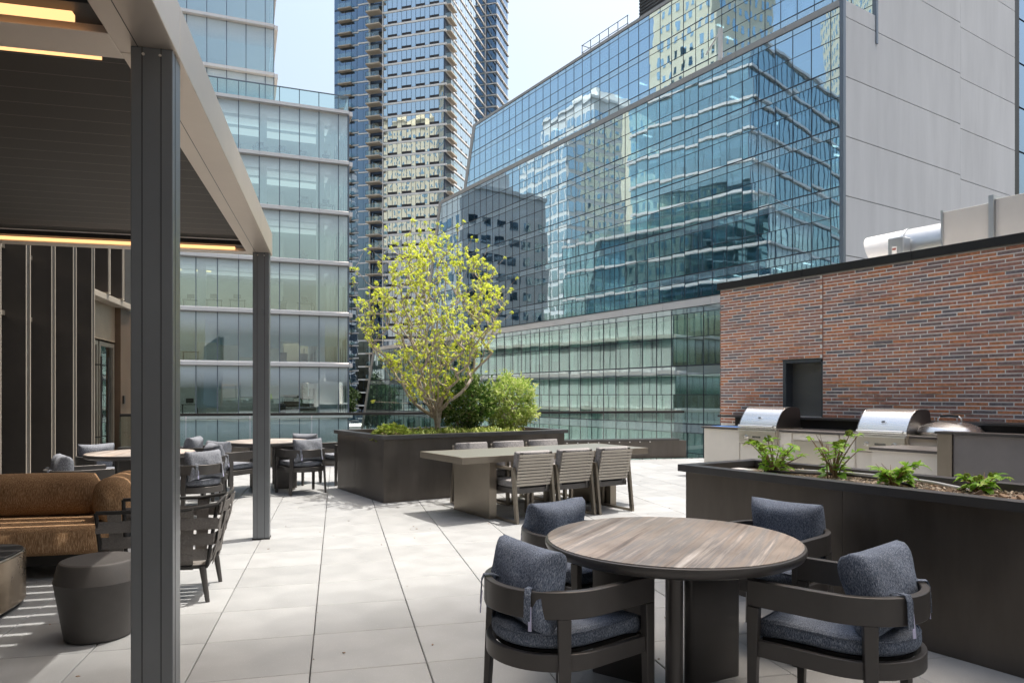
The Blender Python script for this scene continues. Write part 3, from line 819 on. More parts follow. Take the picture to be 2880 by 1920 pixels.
lw_rail = sharemesh(MB().box(-29.5, -26.0, 3.9, 3.94, .1, 1.12).box(-26.02, -25.98, 3.9, 5.0, .1, 1.12), 'balcony_rail', M['rail_glass'])
MB(TO).box(-19.4, -15.5, 1.2, 14, -22, H1).build('balcony_bay', M['tower_dk'], tw)
MB(TO).box(-15.62, -15.40, -.12, .3, -22, H1).build('corner_pier', M['white'], tw)
MB(TO).box(-19.05, -18.8, -.1, .3, -22, H1).build('corner_pier', M['white'], tw)
MB(TO).box(-21.9, -19.2, .35, 14, -22, H1).build('side_bay', M['glass_dark'], tw)
lwf = MB(TO).box(-31, -21.5, 5.0, 26, -22, H1+8); lwf.build('side_wing', M['tower_dk'], tw)
lww = MB(TO); lwb = MB(TO)
for f in range(NFL+2):
    z = z_base+FH*f
    for nm, me in (('balcony_slab', lb_slab), ('balcony_rail', lb_rail), ('balcony_frame', lb_post)): link(nm, me, tw, (-15.5, 0, z+22+.1))
    for nm, me in (('balcony_slab', cb_slab), ('balcony_rail', cb_rail), ('balcony_frame', cb_post)): link(nm, me, tw, (0, 0, z+22+.1))
    for nm, me in (('balcony_slab', lw_slab), ('balcony_rail', lw_rail)): link(nm, me, tw, (0, 0, z+21.2+.1))
    lwb.box(-26.0, -21.4, 4.8, 5.1, z-.75, z-.45); lwb.box(-22.0, -18.9, .2, .5, z, z+.3)
    for i in range(6): lww.box(-31+i*1.55+.06, -31+(i+1)*1.55-.06, 4.95, 4.99, z-.3, z+2.2)
    for i in range(2): lww.box(-18.9+i*1.65, -18.9+(i+1)*1.65-.1, 1.14, 1.18, z+.35, z+2.75)
    for i in range(2): lww.box(-21.8+i*1.2, -21.8+(i+1)*1.2-.08, .28, .32, z+.4, z+2.9)
tag(lww.build('window_field', M['glass_dark'], tw), kind='stuff')
tag(lwb.build('band_field', M['white'], tw), kind='stuff')
# set-back wing at the right rear
rw = MB(TO).box(-10, 2.9, 29.2, 40, -22, H1+6); rw.build('rear_wing', M['tower_dk'], tw)
rww = MB(TO); rwb = MB(TO)
for f in range(NFL+2):
    z = z_base+FH*f
    for i in range(3): rww.box(2.88, 2.95, 29.4+i*3.5, 29.4+(i+1)*3.5-.2, z+.4, z+2.8)
    rww.box(.4, 2.8, 29.14, 29.19, z+.4, z+2.8)
    rwb.box(.3, 3.3, 28.9, 40.2, z-.1, z+.18)
tag(rww.build('window_field', M['glass_dark'], tw), kind='stuff'); tag(rwb.build('band_field', M['white'], tw), kind='stuff')

# ------------------------------------------------------------------ neighbours seen at the edge or mirrored in the glass
M['pale_block'] = principled('pale_masonry', (.58, .57, .55), .7, var=.06, vscale=.2)
def simple_tower(name, label, loc, rz, w, d, h, wall, bay, fh, gmat, wz=1.7, ww=.6):
    t = thing(name, label, 'building', (*loc, -22), rz)
    b = MB().box(-w/2, w/2, -d/2, d/2, 0, h); b.build('wall', wall, t)
    wi = MB()
    for f in range(int(h/fh)-1):
        z = 3+f*fh
        for k in range(int(w/bay)):
            x = -w/2+(k+.5)*bay
            for sy in (-1, 1): wi.box(x-bay*ww/2, x+bay*ww/2, sy*d/2-.06, sy*d/2+.06, z, z+wz)
        for k in range(int(d/bay)):
            y = -d/2+(k+.5)*bay
            for sx in (-1, 1): wi.box(sx*w/2-.06, sx*w/2+.06, y-bay*ww/2, y+bay*ww/2, z, z+wz)
    tag(wi.build('window_field', gmat, t), kind='stuff')
    MB().box(-w/2-.3, w/2+.3, -d/2-.3, d/2+.3, h, h+.8).build('cornice', wall, t)
    MB().box(-w/4, w/4, -d/4, d/4, h+.8, h+6).build('roof_house', wall, t)
    return t
simple_tower('masonry_tower', 'cream masonry tower mirrored in the upper blue glass', (-47, 92), BETA, 17, 17, 135, M['cream'], 1.9, 3.2, M['glass_mid'], 1.7, .42)
simple_tower('masonry_tower', 'yellow masonry tower mirrored in the apartment windows', (-112, 66), R(-30), 30, 24, 142, M['cream'], 2.1, 3.2, M['glass_mid'], 1.7, .42)
simple_tower('mirror_tower', 'pale blue glass tower mirrored in the middle of the blue facade', (-80, 139), BETA, 24, 22, 102, M['white'], 2.4, 3.6, M['glass_tower'], 2.5, .85)
simple_tower('masonry_block', 'dark grey block mirrored at the far end of the blue facade', (-27, 130), BETA, 20, 22, 64, M['grey_block'], 3.2, 3.6, M['glass_dark'])
simple_tower('corner_tower', 'tall grey tower off to the right whose shadow lies over the near paving', fb(46, -2.0)[:2], BETA, 12, 11.8, 170, M['pale_block'], 3.2, 3.8, M['glass_dark'])
nb = thingB('dark_glass_tower', 'dark blue glass tower at the right edge behind the concrete wall', 'tower', 74.2, 29.6, -22)
MB().box(.3, 22, .3, 20, 0, 110).build('tower_core', M['interior_dk'], nb)
pp = MB()
for f in range(26):
    for i in range(9): pp.box(.1+i*2.2, .1+(i+1)*2.2-.08, .05, .1, 1+f*4.1, 1+(f+1)*4.1-.18)
tag(pp.build('pane_field', M['glass_dark'], nb), kind='stuff')
MB().box(-1.0, -.1, -.35, .4, 0, 110).build('corner_fin', M['black'], nb)
# low white building and trees down the side street
lowb = thing('low_building', 'low white building at the foot of the apartment tower', 'building', (2.5, 128, -22), R(10))
MB().box(-8, 9, 0, 12, 0, 17.2).build('wall', M['white'], lowb)
for k in range(7): MB().box(-7.6+k*2.3, -5.7+k*2.3, -.1, .02, 10, 15.5).build('window', M['glass_low'], lowb)
MB().box(-8.3, 9.3, -.4, 12, 17.2, 18.0).build('cornice', M['white'], lowb)

# ------------------------------------------------------------------ brick building with the serving window
AW = 10.6
BO = (AW, 9.13, 0)
bw = thingB('brick_wall', 'red and brown brick wall with dark coping and serving window, behind the grills', 'wall', *BO)
body = MB(BO)
WB0, WB1, WZ0, WZ1 = 7.0, 7.76, 1.09, 2.05
for b0, b1, z0, z1 in ((WB1, 9.12, 0, 3.42), (1.5, WB0, 0, 3.42), (WB0, WB1, WZ1, 3.42), (WB0, WB1, 0, WZ0)):
    body.box(AW-.004, AW+.35, b0, b1, z0, z1)
body.box(AW+.35, AW+5, 1.5, 9.12, 0, 3.3)
body.build('mortar_body', M['mortar'], bw)
CO, BL, JT = .0543, .300, .0158
bmeshes = {}
bricks = []
nrows = int((3.42-.92)/CO)
rb = random.Random(3)
for r_ in range(nrows):
    z0 = 3.42-(r_+1)*CO+JT/2; z1 = z0+CO-JT
    b = 9.14-((r_ % 3)*.1+rb.uniform(-.01, .01))
    if r_ % 3 == 0: segs = [(9.14, 9.14-.3)]
    cur = 9.135; first = True
    while cur > 1.6:
        L_ = BL if not first else (.30, .20, .10)[r_ % 3]
        first = False
        lo = cur-L_+JT; hi = cur
        cur -= L_
        # joint column beside the window and the opening itself
        if z0 < WZ1 and z1 > WZ0-.02:
            if lo < WB1 and hi > WB0:
                if hi > WB1 and hi-WB1 > .04: lo = WB1+.003
                elif lo < WB0 and WB0-lo > .04: hi = WB0-.003
                else: continue
        if z0 >= WZ1 and lo < 7.0 < hi:
            if hi-7.005 > .03: bricks.append((7.006, hi, z0, z1))
            if 6.994-lo > .03: bricks.append((lo, 6.994, z0, z1))
            continue
        bricks.append((lo, hi, z0, z1))
def bkey(t):
    p = to_px(*fb(AW, (t[0]+t[1])/2, t[2])); 
    if p is None or p[0] > 2900: return (1, 0)
    return (0, p[2])
bricks.sort(key=bkey)
restb = MB(BO)
for n, (lo, hi, z0, z1) in enumerate(bricks):
    pr = rb.uniform(-.0028, -.0008)+(.008 if rb.random() < .12 else 0)
    if n < 300:
        key = round(hi-lo, 3)
        if key not in bmeshes: bmeshes[key] = sharemesh(MB().box(-.02, .03, 0, key, 0, CO-JT), 'brick', M['brick'])
        link('brick', bmeshes[key], bw, (.012-pr, lo-BO[1], z0))
    else: restb.box(AW+.012-pr-.02, AW+.03, lo, hi, z0, z1)
tag(restb.build('brick_field', M['brick'], bw), kind='stuff')
MB(BO).box(AW-.0125, AW+.01, 6.9935, 7.0065, WZ1, 3.42).build('control_joint', principled('sealant', (.30, .13, .09), .7), bw)
bb = 9.17
k = 0
while bb > 1.6:
    MB(BO).box(AW-.06, AW+.42, bb-1.815, bb, 3.435, 3.56).build('coping', M['black'], bw, bev=.004); bb -= 1.82
MB(BO).box(AW-.012, AW+.01, 1.5, 9.13, 3.418, 3.436).build('drip_edge', M['ledge_grey'], bw)
fr = MB(BO); fr.box(AW-.005, AW+.30, WB1-.06, WB1, WZ0, WZ1); fr.box(AW-.005, AW+.30, WB0, WB0+.03, WZ0, WZ1-.05); fr.box(AW-.005, AW+.30, WB0+.03, WB1-.06, WZ1-.05, WZ1)
MB(BO).box(AW-.012, AW+.02, WB0-.01, WB1+.09, WZ1+.001, WZ1+.012).build('lintel', M['black'], bw)
fr.build('window_frame', principled('slate_frame', (.075, .085, .095), .5, .2), bw)
MB(BO).box(AW+.18, AW+.21, WB0+.02, WB1-.05, WZ0, WZ1-.04).build('shutter', principled('shutter_grey', (.13, .13, .125), .5, .3, bump=.1, bscale=200), bw)
# roof plant behind the coping
fan = thingB('exhaust_fan', 'round galvanised exhaust fan with angled hood on the brick building roof', 'fan', 12.6, 6.6, 3.27)
def cyl_y(mb, y0, y1, r, z, n=28, x=0, r2=None):
    mb.tube([(x, y0, z), (x, y1, z)], [r, r2 or r], n)
m_ = MB(); cyl_y(m_, -.72, .0, .36, .72); m_.build('drum', M['galv'], fan, smooth=30)
m_ = MB(); cyl_y(m_, .0, .05, .38, .72); cyl_y(m_, -.75, -.70, .39, .72); m_.build('flange', M['galv'], fan, smooth=30)
# hood: tube cut on a slant
n = 28; vs = []; 
for j in range(n):
    a = 2*math.pi*j/n; vs.append((.36*math.cos(a), .05, .72+.36*math.sin(a)))
for j in range(n):
    a = 2*math.pi*j/n; vs.append((.37*math.cos(a), .62+.16*math.sin(a), .70+.37*math.sin(a)))
for j in range(n):
    a = 2*math.pi*j/n; vs.append((.34*math.cos(a), .60+.16*math.sin(a), .70+.34*math.sin(a)))
fs = [(j, (j+1) % n, n+(j+1) % n, n+j) for j in range(n)]+[(n+j, n+(j+1) % n, 2*n+(j+1) % n, 2*n+j) for j in range(n)]
m_ = MB(); m_.add(vs, fs); m_.build('hood', M['white'], fan, smooth=30)
m_ = MB(); m_.box(-.62, -.36, -.16, .10, .52, .86); m_.build('motor_box', M['galv'], fan, bev=.02)
MB().box(-.63, -.62, -.06, .02, .56, .70).build('warning_label', M['white'], fan)
MB().box(-.636, -.63, -.05, .01, .64, .67).build('warning_stripe', M['logo_red'], fan)
m_ = MB(); m_.box(-.3, .3, -.6, -.5, 0, .5); m_.box(-.3, .3, -.1, 0, 0, .5); m_.build('stand', M['galv'], fan)
duct = thingB('roof_duct', 'beige rectangular roof duct with flanged joint on the brick building', 'duct', 12.6, 5.2, 3.18)
MB().box(-.55, .55, -.05, .66, .28, 1.22).build('duct_section', M['duct_paint'], duct, bev=.01)
MB().box(-.55, .55, -3.2, -.12, .28, 1.26).build('duct_section', M['duct_paint'], duct, bev=.01)
MB().box(-.6, .6, -.12, -.05, .22, 1.32).build('flange', M['galv'], duct)
MB().box(-.57, .57, .63, .66, .26, 1.25).build('flange', M['galv'], duct)
MB().box(-.4, .4, .2, .3, 0, .28).box(-.4, .4, -1.6, -1.5, 0, .28).build('support', M['galv'], duct)
# ------------------------------------------------------------------ dark bronze facade of the house on the left (and behind the viewpoint)
df = thing('bronze_facade', 'dark bronze facade with tall fins and glass doors, left behind the pergola', 'facade', (-4.35, 10, 0))
DO = (-4.35, 10, 0)
pitch = .86
finm = sharemesh(MB().box(0, .35, -.075, .075, 0, 9), 'fin', M['facade_dk'])
finh = sharemesh(MB().box(0, .35, -.075, .075, 3.3, 9), 'fin', M['facade_dk'])
lipm = sharemesh(MB().box(.35, .356, -.075, -.055, 0, 9).box(.35, .356, .052, .075, 0, 9), 'edge_lip', M['facade_lip'])
liph = sharemesh(MB().box(.35, .362, -.05, -.018, 3.3, 9).box(.35, .362, .018, .05, 3.3, 9).box(0, .362, -.055, .055, 3.27, 3.3), 'edge_lip', M['facade_lip'])
ys = [13.28-pitch*k for k in range(19)]
for y in ys:
    f = link('fin', finm, df, (0, y-10, 0)); link('edge_lip', lipm, f)
for y in (14.15, 15.0):
    f = link('fin', finh, df, (0, y-10, 0)); link('edge_lip', liph, f)
glm = sharemesh(MB().box(-.02, 0, -.376, .376, 0, 2.5).box(-.02, 0, -.376, .376, 2.56, 3.38), 'pane', M['door_glass'])
uplm = sharemesh(MB().box(-.02, 0, -.376, .376, 3.44, 9), 'pane', M['door_glass'])
trm = sharemesh(MB().box(-.03, .05, -.376, .376, 2.5, 2.56).box(-.03, .05, -.376, .376, 3.38, 3.44), 'transom', M['facade_lip'])
for y in ys[:-1]:
    yc = y-pitch/2-10
    link('pane', glm, df, (.06, yc, 0)); link('pane', uplm, df, (.06, yc, 0)); link('transom', trm, df, (.06, yc, 0))
MB(DO).box(-4.75, -4.45, -3.4, 16.6, 0, 9).build('inner_wall', M['interior_dk'], df)
# door bay
MB(DO).box(-4.35, -4.02, 13.34, 15.9, 3.16, 3.27).build('soffit_beam', M['facade_lip'], df, bev=.01)
MB(DO).box(-4.30, -4.22, 13.34, 15.35, 2.48, 3.16).build('transom_panel', principled('tan_panel', (.34, .265, .19), .35, .4, var=.15, vscale=2), df)
for y0, y1 in ((13.40, 14.30), (14.36, 15.26)):
    d_ = MB(DO).box(-4.28, -4.25, y0+.09, y1-.09, .1, 2.36).build('door', M['door_glass'], df)
    e_ = MB(DO); 
    for a, b in ((y0, y0+.09), (y1-.09, y1)): e_.box(-4.30, -4.22, a, b, 0, 2.44)
    e_.box(-4.30, -4.22, y0+.09, y1-.09, 2.36, 2.44); e_.box(-4.30, -4.22, y0+.09, y1-.09, 0, .1)
    e_.build('door_frame', M['bronze_lt'], d_)
    yh = y1-.17 if y0 < 14 else y0+.17
    h_ = MB(DO).tube([(-4.12, yh, .55), (-4.12, yh, 2.15)], .016, 8); h_.bar((-4.12, yh, .7), (-4.24, yh, .7), .02, .02); h_.bar((-4.12, yh, 2.0), (-4.24, yh, 2.0), .02, .02)
    h_.build('handle', M['black'], d_)
MB(DO).box(-4.32, -4.12, 15.30, 16.6, 0, 3.16).build('end_panel', principled('brown_panel', (.13, .085, .055), .42, .4, var=.2, vscale=1.5), df)
MB(DO).box(-4.32, -4.05, 15.32, 16.6, 3.27, 9).build('end_panel', M['facade_dk'], df)
MB(DO).box(-4.12, -4.09, 15.42, 15.50, 1.28, 1.44).build('card_reader', M['black'], df)
# the wing behind the viewpoint
MB(DO).box(-4.6, 14, -3.5, -3.2, 0, 14).build('rear_wing', M['pale_block'], df)

# ------------------------------------------------------------------ parapet and glass railing at the far edge
pr = thing('terrace_parapet', 'low dark metal parapet with coping along the far terrace edge', 'parapet', (0, 15.2, 0))
x = -4.1
while x < 7.3:
    MB().box(x, x+2.39, -.16, .1, 0, .40).build('panel', M['planter'], pr, bev=.003); x += 2.4
MB().box(-4.1, 7.7, -.19, .14, .40, .445).build('coping', M['bronze'], pr, bev=.004)
st = MB()
for k in range(24): st.box(1.2+k*.25, 1.222+k*.25, -.20, -.185, .375, .395)
tag(st.build('stud_row', M['white'], pr), kind='stuff')
gr = thing('glass_railing', 'clear glass railing with slim bronze handrail on the parapet', 'railing', (0, 15.2, .445))
gpm = sharemesh(MB().box(0, 1.17, -.008, .008, .0, .60), 'glass_panel', M['rail_glass'])
for k in range(10): link('glass_panel', gpm, gr, (-4.1+k*1.2, -.02, 0))
MB().box(-4.1, 7.9, -.05, .01, .59, .645).build('handrail', M['black'], gr, bev=.006)

# ------------------------------------------------------------------ pergola
pg = thing('pergola', 'grey metal louvred pergola with warm strip lights over the lounge', 'pergola', (-.75, 7.6, 0))
PO = (-.75, 7.6, 0)
ZB = 2.885
def post(x0, y0, x1, y1):
    p = MB(PO).box(x0, x1, y0, y1, 0, ZB).build('post', M['pergola'], pg, bev=.003)
    g = MB(PO)
    for fx in (.27, .72): g.box(x0+(x1-x0)*fx-.0015, x0+(x1-x0)*fx+.0015, y0-.0012, y0+.001, .0, ZB)
    for fy in (.3,): g.box(x1-.001, x1+.0012, y0+(y1-y0)*fy-.0015, y0+(y1-y0)*fy+.0015, .0, ZB)
    g.build('groove', M['black'], p)
    MB(PO).box(x0-.006, x1+.006, y0-.006, y1+.006, 0, .012).build('foot_plate', M['black'], p)
    for fx in (.3, .7): MB(PO).tube([(x0+(x1-x0)*fx, y0-.004, ZB-.03), (x0+(x1-x0)*fx, y0+.002, ZB-.03)], .006, 10).build('bolt', M['steel'], p)
post(-.825, 7.52, -.668, 7.665)
post(-.825, 3.20, -.665, 3.345)
post(-3.95, 7.52, -3.80, 7.665)
post(-3.95, 3.20, -3.80, 3.345)
MB(PO).box(-.885, -.652, -2.2, 3.272, ZB, ZB+.225).build('beam', M['beam'], pg, bev=.003)
MB(PO).box(-.885, -.652, 3.276, 7.69, ZB, ZB+.225).build('beam', M['beam'], pg, bev=.003)
sm = MB(PO).box(-.80, -.797, -2.2, 7.6, ZB-.0012, ZB+.001).build('seam', M['black'], pg)
MB(PO).box(-3.97, -3.78, -2.2, 7.69, ZB, ZB+.225).build('beam', M['beam'], pg, bev=.003)
MB(PO).box(-3.78, -.885, 7.52, 7.69, ZB+.001, ZB+.22).build('beam', M['beam'], pg, bev=.003)
MB(PO).box(-3.78, -.885, 3.12, 3.34, ZB+.001, ZB+.22).build('beam', M['beam'], pg, bev=.003)
# light channels: dark recess with glowing strip
for y0, y1 in ((7.36, 7.52), (3.34, 3.40), (2.96, 3.12)):
    ch = MB(PO).box(-3.78, -.885, y0, y1, ZB+.032, ZB+.075).build('light_channel', M['black'], pg)
    if y1-y0 > .1: MB(PO).box(-3.7, -.98, y0+.055, y0+.088, ZB-.002, ZB+.024).build('led_strip', M['led'], ch)
    else: MB(PO).box(-3.7, -.98, y0+.008, y0+.03, ZB+.0, ZB+.015).build('led_strip', M['led'], ch)
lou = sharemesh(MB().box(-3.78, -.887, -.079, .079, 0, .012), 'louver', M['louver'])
sun_line = sharemesh(MB().box(-3.78, -.887, .0791, .0805, .0, .006), 'lip', M['louver_edge'])  # thin pale strip painted as the sunlit edge of each blade
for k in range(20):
    o = link('louver', lou, pg, (.75, 3.505+k*.1985-7.6, ZB+.10), (R(-12), 0, 0)); link('lip', sun_line, o)
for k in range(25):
    o = link('louver', lou, pg, (.75, 2.86-k*.1985-7.6, ZB+.10), (R(-12), 0, 0)); link('lip', sun_line, o)

# ------------------------------------------------------------------ soft goods helpers
def pillow_mesh(w, h, t, name, mat, curve=.0, seed=0, nu=18, nv=14, pinch=.055):
    rs = random.Random(seed)
    ph = [rs.uniform(0, 6.28) for _ in range(6)]
    vs = []; fs = []
    for side in (1, -1):
        for i in range(nu+1):
            for j in range(nv+1):
                u = -1+2*i/nu; v = -1+2*j/nv
                uu = math.sin(u*math.pi/2)*.6+u*.4; vv = math.sin(v*math.pi/2)*.6+v*.4
                edge = max(0., (1-abs(uu)**4.0))*max(0., (1-abs(vv)**4.0))
                th = t/2*edge**.38
                th *= 1+.10*math.sin(3*uu+ph[0])*math.cos(2.3*vv+ph[1])
                x = w/2*uu*(1-pinch*(1-vv*vv)*abs(uu)**2)
                z = h/2*vv*(1-pinch*1.2*(1-uu*uu)*abs(vv)**2)
                y = side*th+curve*(uu*uu)*w/2*.5+.006*math.sin(5*uu+4*vv+ph[2])*edge
                vs.append((x, y, z))
    n = (nv+1)
    off = (nu+1)*(nv+1)
    for i in range(nu):
        for j in range(nv):
            a = i*n+j
            fs.append((a, a+1, a+n+1, a+n)); fs.append((off+a, off+a+n, off+a+n+1, off+a+1))
    mb = MB(); mb.add(vs, fs)
    me = mb.mesh(name); me.materials.append(mat)
    import bmesh
    bm = bmesh.new(); bm.from_mesh(me); bmesh.ops.remove_doubles(bm, verts=bm.verts, dist=.0008); bmesh.ops.recalc_face_normals(bm, faces=bm.faces); bm.to_mesh(me); bm.free()
    me.polygons.foreach_set('use_smooth', [True]*len(me.polygons))
    return me
def cushion(mb, outline, z0, z1, r=.03, dome=.01, n=4):
    """padded slab over a 2-d outline with rounded rims"""
    m = len(outline)
    cx = sum(p[0] for p in outline)/m; cy = sum(p[1] for p in outline)/m
    rings = []
    def inset(d):
        o = []
        for i in range(m):
            a = outline[i-1]; b = outline[(i+1) % m]; dx, dy = b[0]-a[0], b[1]-a[1]; l = math.hypot(dx, dy)
            o.append((outline[i][0]-dy/l*d, outline[i][1]+dx/l*d))
        return o
    for k in range(n+1):
        a = math.pi/2*k/n; rings.append((inset(r*(1-math.sin(a))), z0+r*(1-math.cos(a))))
    for k in range(n+1):
        a = math.pi/2*k/n; rings.append((inset(r*(1-math.cos(a))), z1-r+r*math.sin(a)))
    for q in (.7, .4, .12):
        base = inset(r)
        rings.append(([(cx+(p[0]-cx)*q, cy+(p[1]-cy)*q) for p in base], z1+dome*(1-q)))
    vs = []; fs = []
    for ring, z in rings: vs += [(x, y, z) for x, y in ring]
    for k in range(len(rings)-1):
        for i in range(m):
            j = (i+1) % m; fs.append((k*m+i, k*m+j, (k+1)*m+j, (k+1)*m+i))
    fs.append(tuple(range(m-1, -1, -1))); fs.append(tuple(range((len(rings)-1)*m, len(rings)*m)))
    mb.add(vs, fs); return mb
def uarc(r, cx, xf, n=18, flip=False):
    """U path: front right, round the back, front left"""
    pts = [(xf, -r), (xf*.66+cx*.34, -r), (xf*.33+cx*.67, -r)]
    for k in range(n+1):
        a = -math.pi/2-math.pi*k/n; pts.append((cx+r*math.cos(a), r*math.sin(a)))
    pts += [(xf*.33+cx*.67, r), (xf*.66+cx*.34, r), (xf, r)]
    return pts

# ------------------------------------------------------------------ barrel armchair
def make_barrel(name, label, fabric, seed, group, pil_yaw=0.0, pil_tilt=-12, pil_dx=0., coat=None):
    coat = coat or M['bronze']
    t = thing(name, label, 'chair', group=group)
    r = .288; cx = -.03; xf = .292
    zt = .66
    MB().ribbon(uarc(r, cx, xf, 26), .034, .548, zt).build('arm_rail', coat, t, smooth=35, bev=.004)
    sr = uarc(r-.006, cx, xf-.02, 26)
    ap = MB().ribbon(sr, .026, .335, .405); ap.box(xf-.046, xf-.018, -r+.02, r-.02, .335, .405)
    ap.build('seat_frame', coat, t, smooth=35, bev=.003)
    for sy in (-1, 1):
        y = sy*r
        MB().hexa([(xf-.034, y-.017, 0), (xf-.002, y-.017, 0), (xf-.002, y+.017, 0), (xf-.034, y+.017, 0)],
                  [(xf-.052, y-.019, .547), (xf+.0, y-.019, .547), (xf+.0, y+.019, .547), (xf-.052, y+.019, .547)]).build('leg', coat, t, bev=.004)
    for sg in (-1, 1):
        a = sg*R(122); px, py = cx+r*math.cos(a), r*math.sin(a)
        d = Vector((math.cos(a), math.sin(a), 0)); q = Vector((-d.y, d.x, 0))
        w, th = .028, .018
        def c4(z, s_, off=0): 
            o = Vector((px, py, z))+d*off
            return [tuple(o+q*w*s_*i+d*th*s_*j) for i, j in ((-1,-1),(1,-1),(1,1),(-1,1))]
        MB().hexa(c4(0, .72, .03), c4(.549, 1.0)).build('leg', coat, t, bev=.004)
    out = [(x*.93-.01, y*.90) for x, y in uarc(r, cx, xf, 22)][::-1]
    # counter-clockwise outline
    ar = sum(out[i][0]*out[(i+1) % len(out)][1]-out[(i+1) % len(out)][0]*out[i][1] for i in range(len(out)))
    if ar < 0: out = out[::-1]
    cushion(MB(), out, .412, .488, .032, .012).build('seat_cushion', fabric, t, smooth='all')
    pp_ = [(x*.985, y*.985, .478) for x, y in out]; MB().tube(pp_+[pp_[0]], .004, 6).build('piping', fabric, t, smooth='all')
    tray = MB().poly([(x*.94, y*.94) for x, y in out], .395, .41); tray.build('seat_pan', M['black'], t)
    me = pillow_mesh(.455, .34, .185, 'back_pillow', fabric, curve=-.25, seed=seed)
    p = link('back_pillow', me, t, (-.165+pil_dx, 0, .642), (R(pil_tilt), 0, R(-90)+pil_yaw))
    # straps tied over the rail
    for sy in (-1, 1):
        a = math.pi+sy*R(30); d = Vector((math.cos(a), math.sin(a), 0)); q = Vector((-d.y, d.x, 0)); base = Vector((cx, 0, 0))
        prof = [(r-.06, .655), (r-.02, .667), (r+.016, .667), (r+.026, .645), (r+.03, .58), (r+.032, .535)]
        s_ = MB(); vs = []
        for rad, z in prof:
            for w in (-.014, .014): vs.append(tuple(base+d*rad+q*w+Vector((0, 0, z))))
        n = len(prof); vs2 = [tuple(Vector(v)+d*.003+Vector((0, 0, .003))) for v in vs]
        fs = []
        for i in range(n-1): fs += [(2*i, 2*i+1, 2*i+3, 2*i+2), (2*n+2*i, 2*n+2*i+2, 2*n+2*i+3, 2*n+2*i+1), (2*i, 2*i+2, 2*n+2*i+2, 2*n+2*i), (2*i+1, 2*n+2*i+1, 2*n+2*i+3, 2*i+3)]
        s_.add(vs+vs2, fs); st_ = s_.build('strap', fabric, p); st_.matrix_parent_inverse = (Matrix.Translation(p.location) @ p.rotation_euler.to_matrix().to_4x4()).inverted()
        v_ = MB(); v_.bar(tuple(base+d*(r+.028)+q*(.010)+Vector((0, 0, .60))), tuple(base+d*(r+.036)+q*(.014)+Vector((0, 0, .505))), .014, .004, tuple(d))
        vo = v_.build('strap_tip', M['velcro'], p); vo.matrix_parent_inverse = st_.matrix_parent_inverse.copy()
    return t
GN = 'navy cushioned barrel chairs at the near round table'
ch1 = make_barrel('barrel_chair', 'navy cushioned barrel chair nearest the camera, left of the near round table', M['navy'], 1, GN, pil_yaw=R(-6))
ch1.location = (.955, 3.02, 0); ch1.rotation_euler = (0, 0, R(24))
ch4 = make_barrel('barrel_chair', 'navy cushioned barrel chair at the right of the near round table, straps hanging behind', M['navy'], 4, GN, pil_yaw=R(-9), pil_tilt=-14, pil_dx=.02)
ch4.location = (2.125, 2.645, 0); ch4.rotation_euler = (0, 0, R(124))
ch2 = make_barrel('barrel_chair', 'navy barrel chair behind the near round table, in front of the slatted dining chairs', M['navy'], 2, GN)
ch2.location = (1.375, 3.98, 0); ch2.rotation_euler = (0, 0, R(-62))
ch3 = make_barrel('barrel_chair', 'navy barrel chair between the near round table and the long low planter', M['navy'], 3, GN)
ch3.location = (2.50, 3.70, 0); ch3.rotation_euler = (0, 0, R(207))

# ------------------------------------------------------------------ round tables
def round_table(label, loc, rz, r=.625, veins=True):
    t = thing('round_table', label, 'table', loc, rz, 'round stone topped tables')
    prof = [(r-.12, .683), (r-.035, .687), (r-.010, .700), (r-.002, .716), (r, .728), (r-.004, .738), (r-.012, .741)]
    MB().lathe([(.05, .683)]+prof+[(r-.014, .741)], 72).build('rim', M['bronze'], t, smooth=40)
    MB().lathe([(.01, .7415), (r-.0145, .7415), (r-.0145, .7445), (r-.017, .7455), (.01, .7455)], 72).build('stone_top', M['stone'], t, smooth=30)
    for a in (13, 132, 246):
        d = (math.cos(R(a)-rz), math.sin(R(a)-rz)); q = (-d[1], d[0]); w = .034
        pts = []
        for k in range(9):
            b = -math.pi/2+math.pi*k/8; pts.append((.40+w*math.cos(b), w*math.sin(b)))
        for k in range(9):
            b = math.pi/2+math.pi*k/8; pts.append((.125+w*math.cos(b), w*math.sin(b)))
        pts = [(d[0]*u+q[0]*v, d[1]*u+q[1]*v) for u, v in pts]
        MB().poly(pts, .0, .685).build('leg', M['bronze'], t, smooth=40)
    return t
round_table('round table with veined brown stone top in the right foreground', (1.605, 3.215, 0), 0)
round_table('round stone table under the far left of the pergola, behind the sofa', (-2.36, 9.62, 0), R(40))
round_table('round stone table by the far railing, beside the big planter', (-1.04, 11.54, 0), R(75))
GF = 'grey blue barrel chairs at the two far round tables'
def far_chair(x, y, deg, label, seed):
    c = make_barrel('barrel_chair', label, M['navy_dry'], seed, GF, coat=M['bronze'], pil_yaw=R(random.uniform(-8, 8)))
    c.location = (x, y, 0); c.rotation_euler = (0, 0, R(deg)); return c
far_chair(-2.72, 8.60, 24, 'grey blue barrel chair directly behind the brown sofa', 11)
far_chair(-2.98, 10.32, -42, 'grey blue barrel chair nearest the glass doors, beyond the far left table', 12)
far_chair(-1.62, 8.93, 132, 'grey blue barrel chair behind the woven lounge chair, next to the near pergola post', 13)
far_chair(-1.74, 10.02, 200, 'grey blue barrel chair between the two far round tables, back to the window blinds', 14)
far_chair(-1.98, 11.75, -8, 'grey blue barrel chair by the railing, its pillow showing as a rounded hump', 15)
far_chair(-1.52, 10.72, 55, 'grey blue barrel chair just left of the far pergola post', 16)
far_chair(-.50, 10.98, 116, 'grey blue barrel chair with back to camera, just right of the far pergola post', 17)
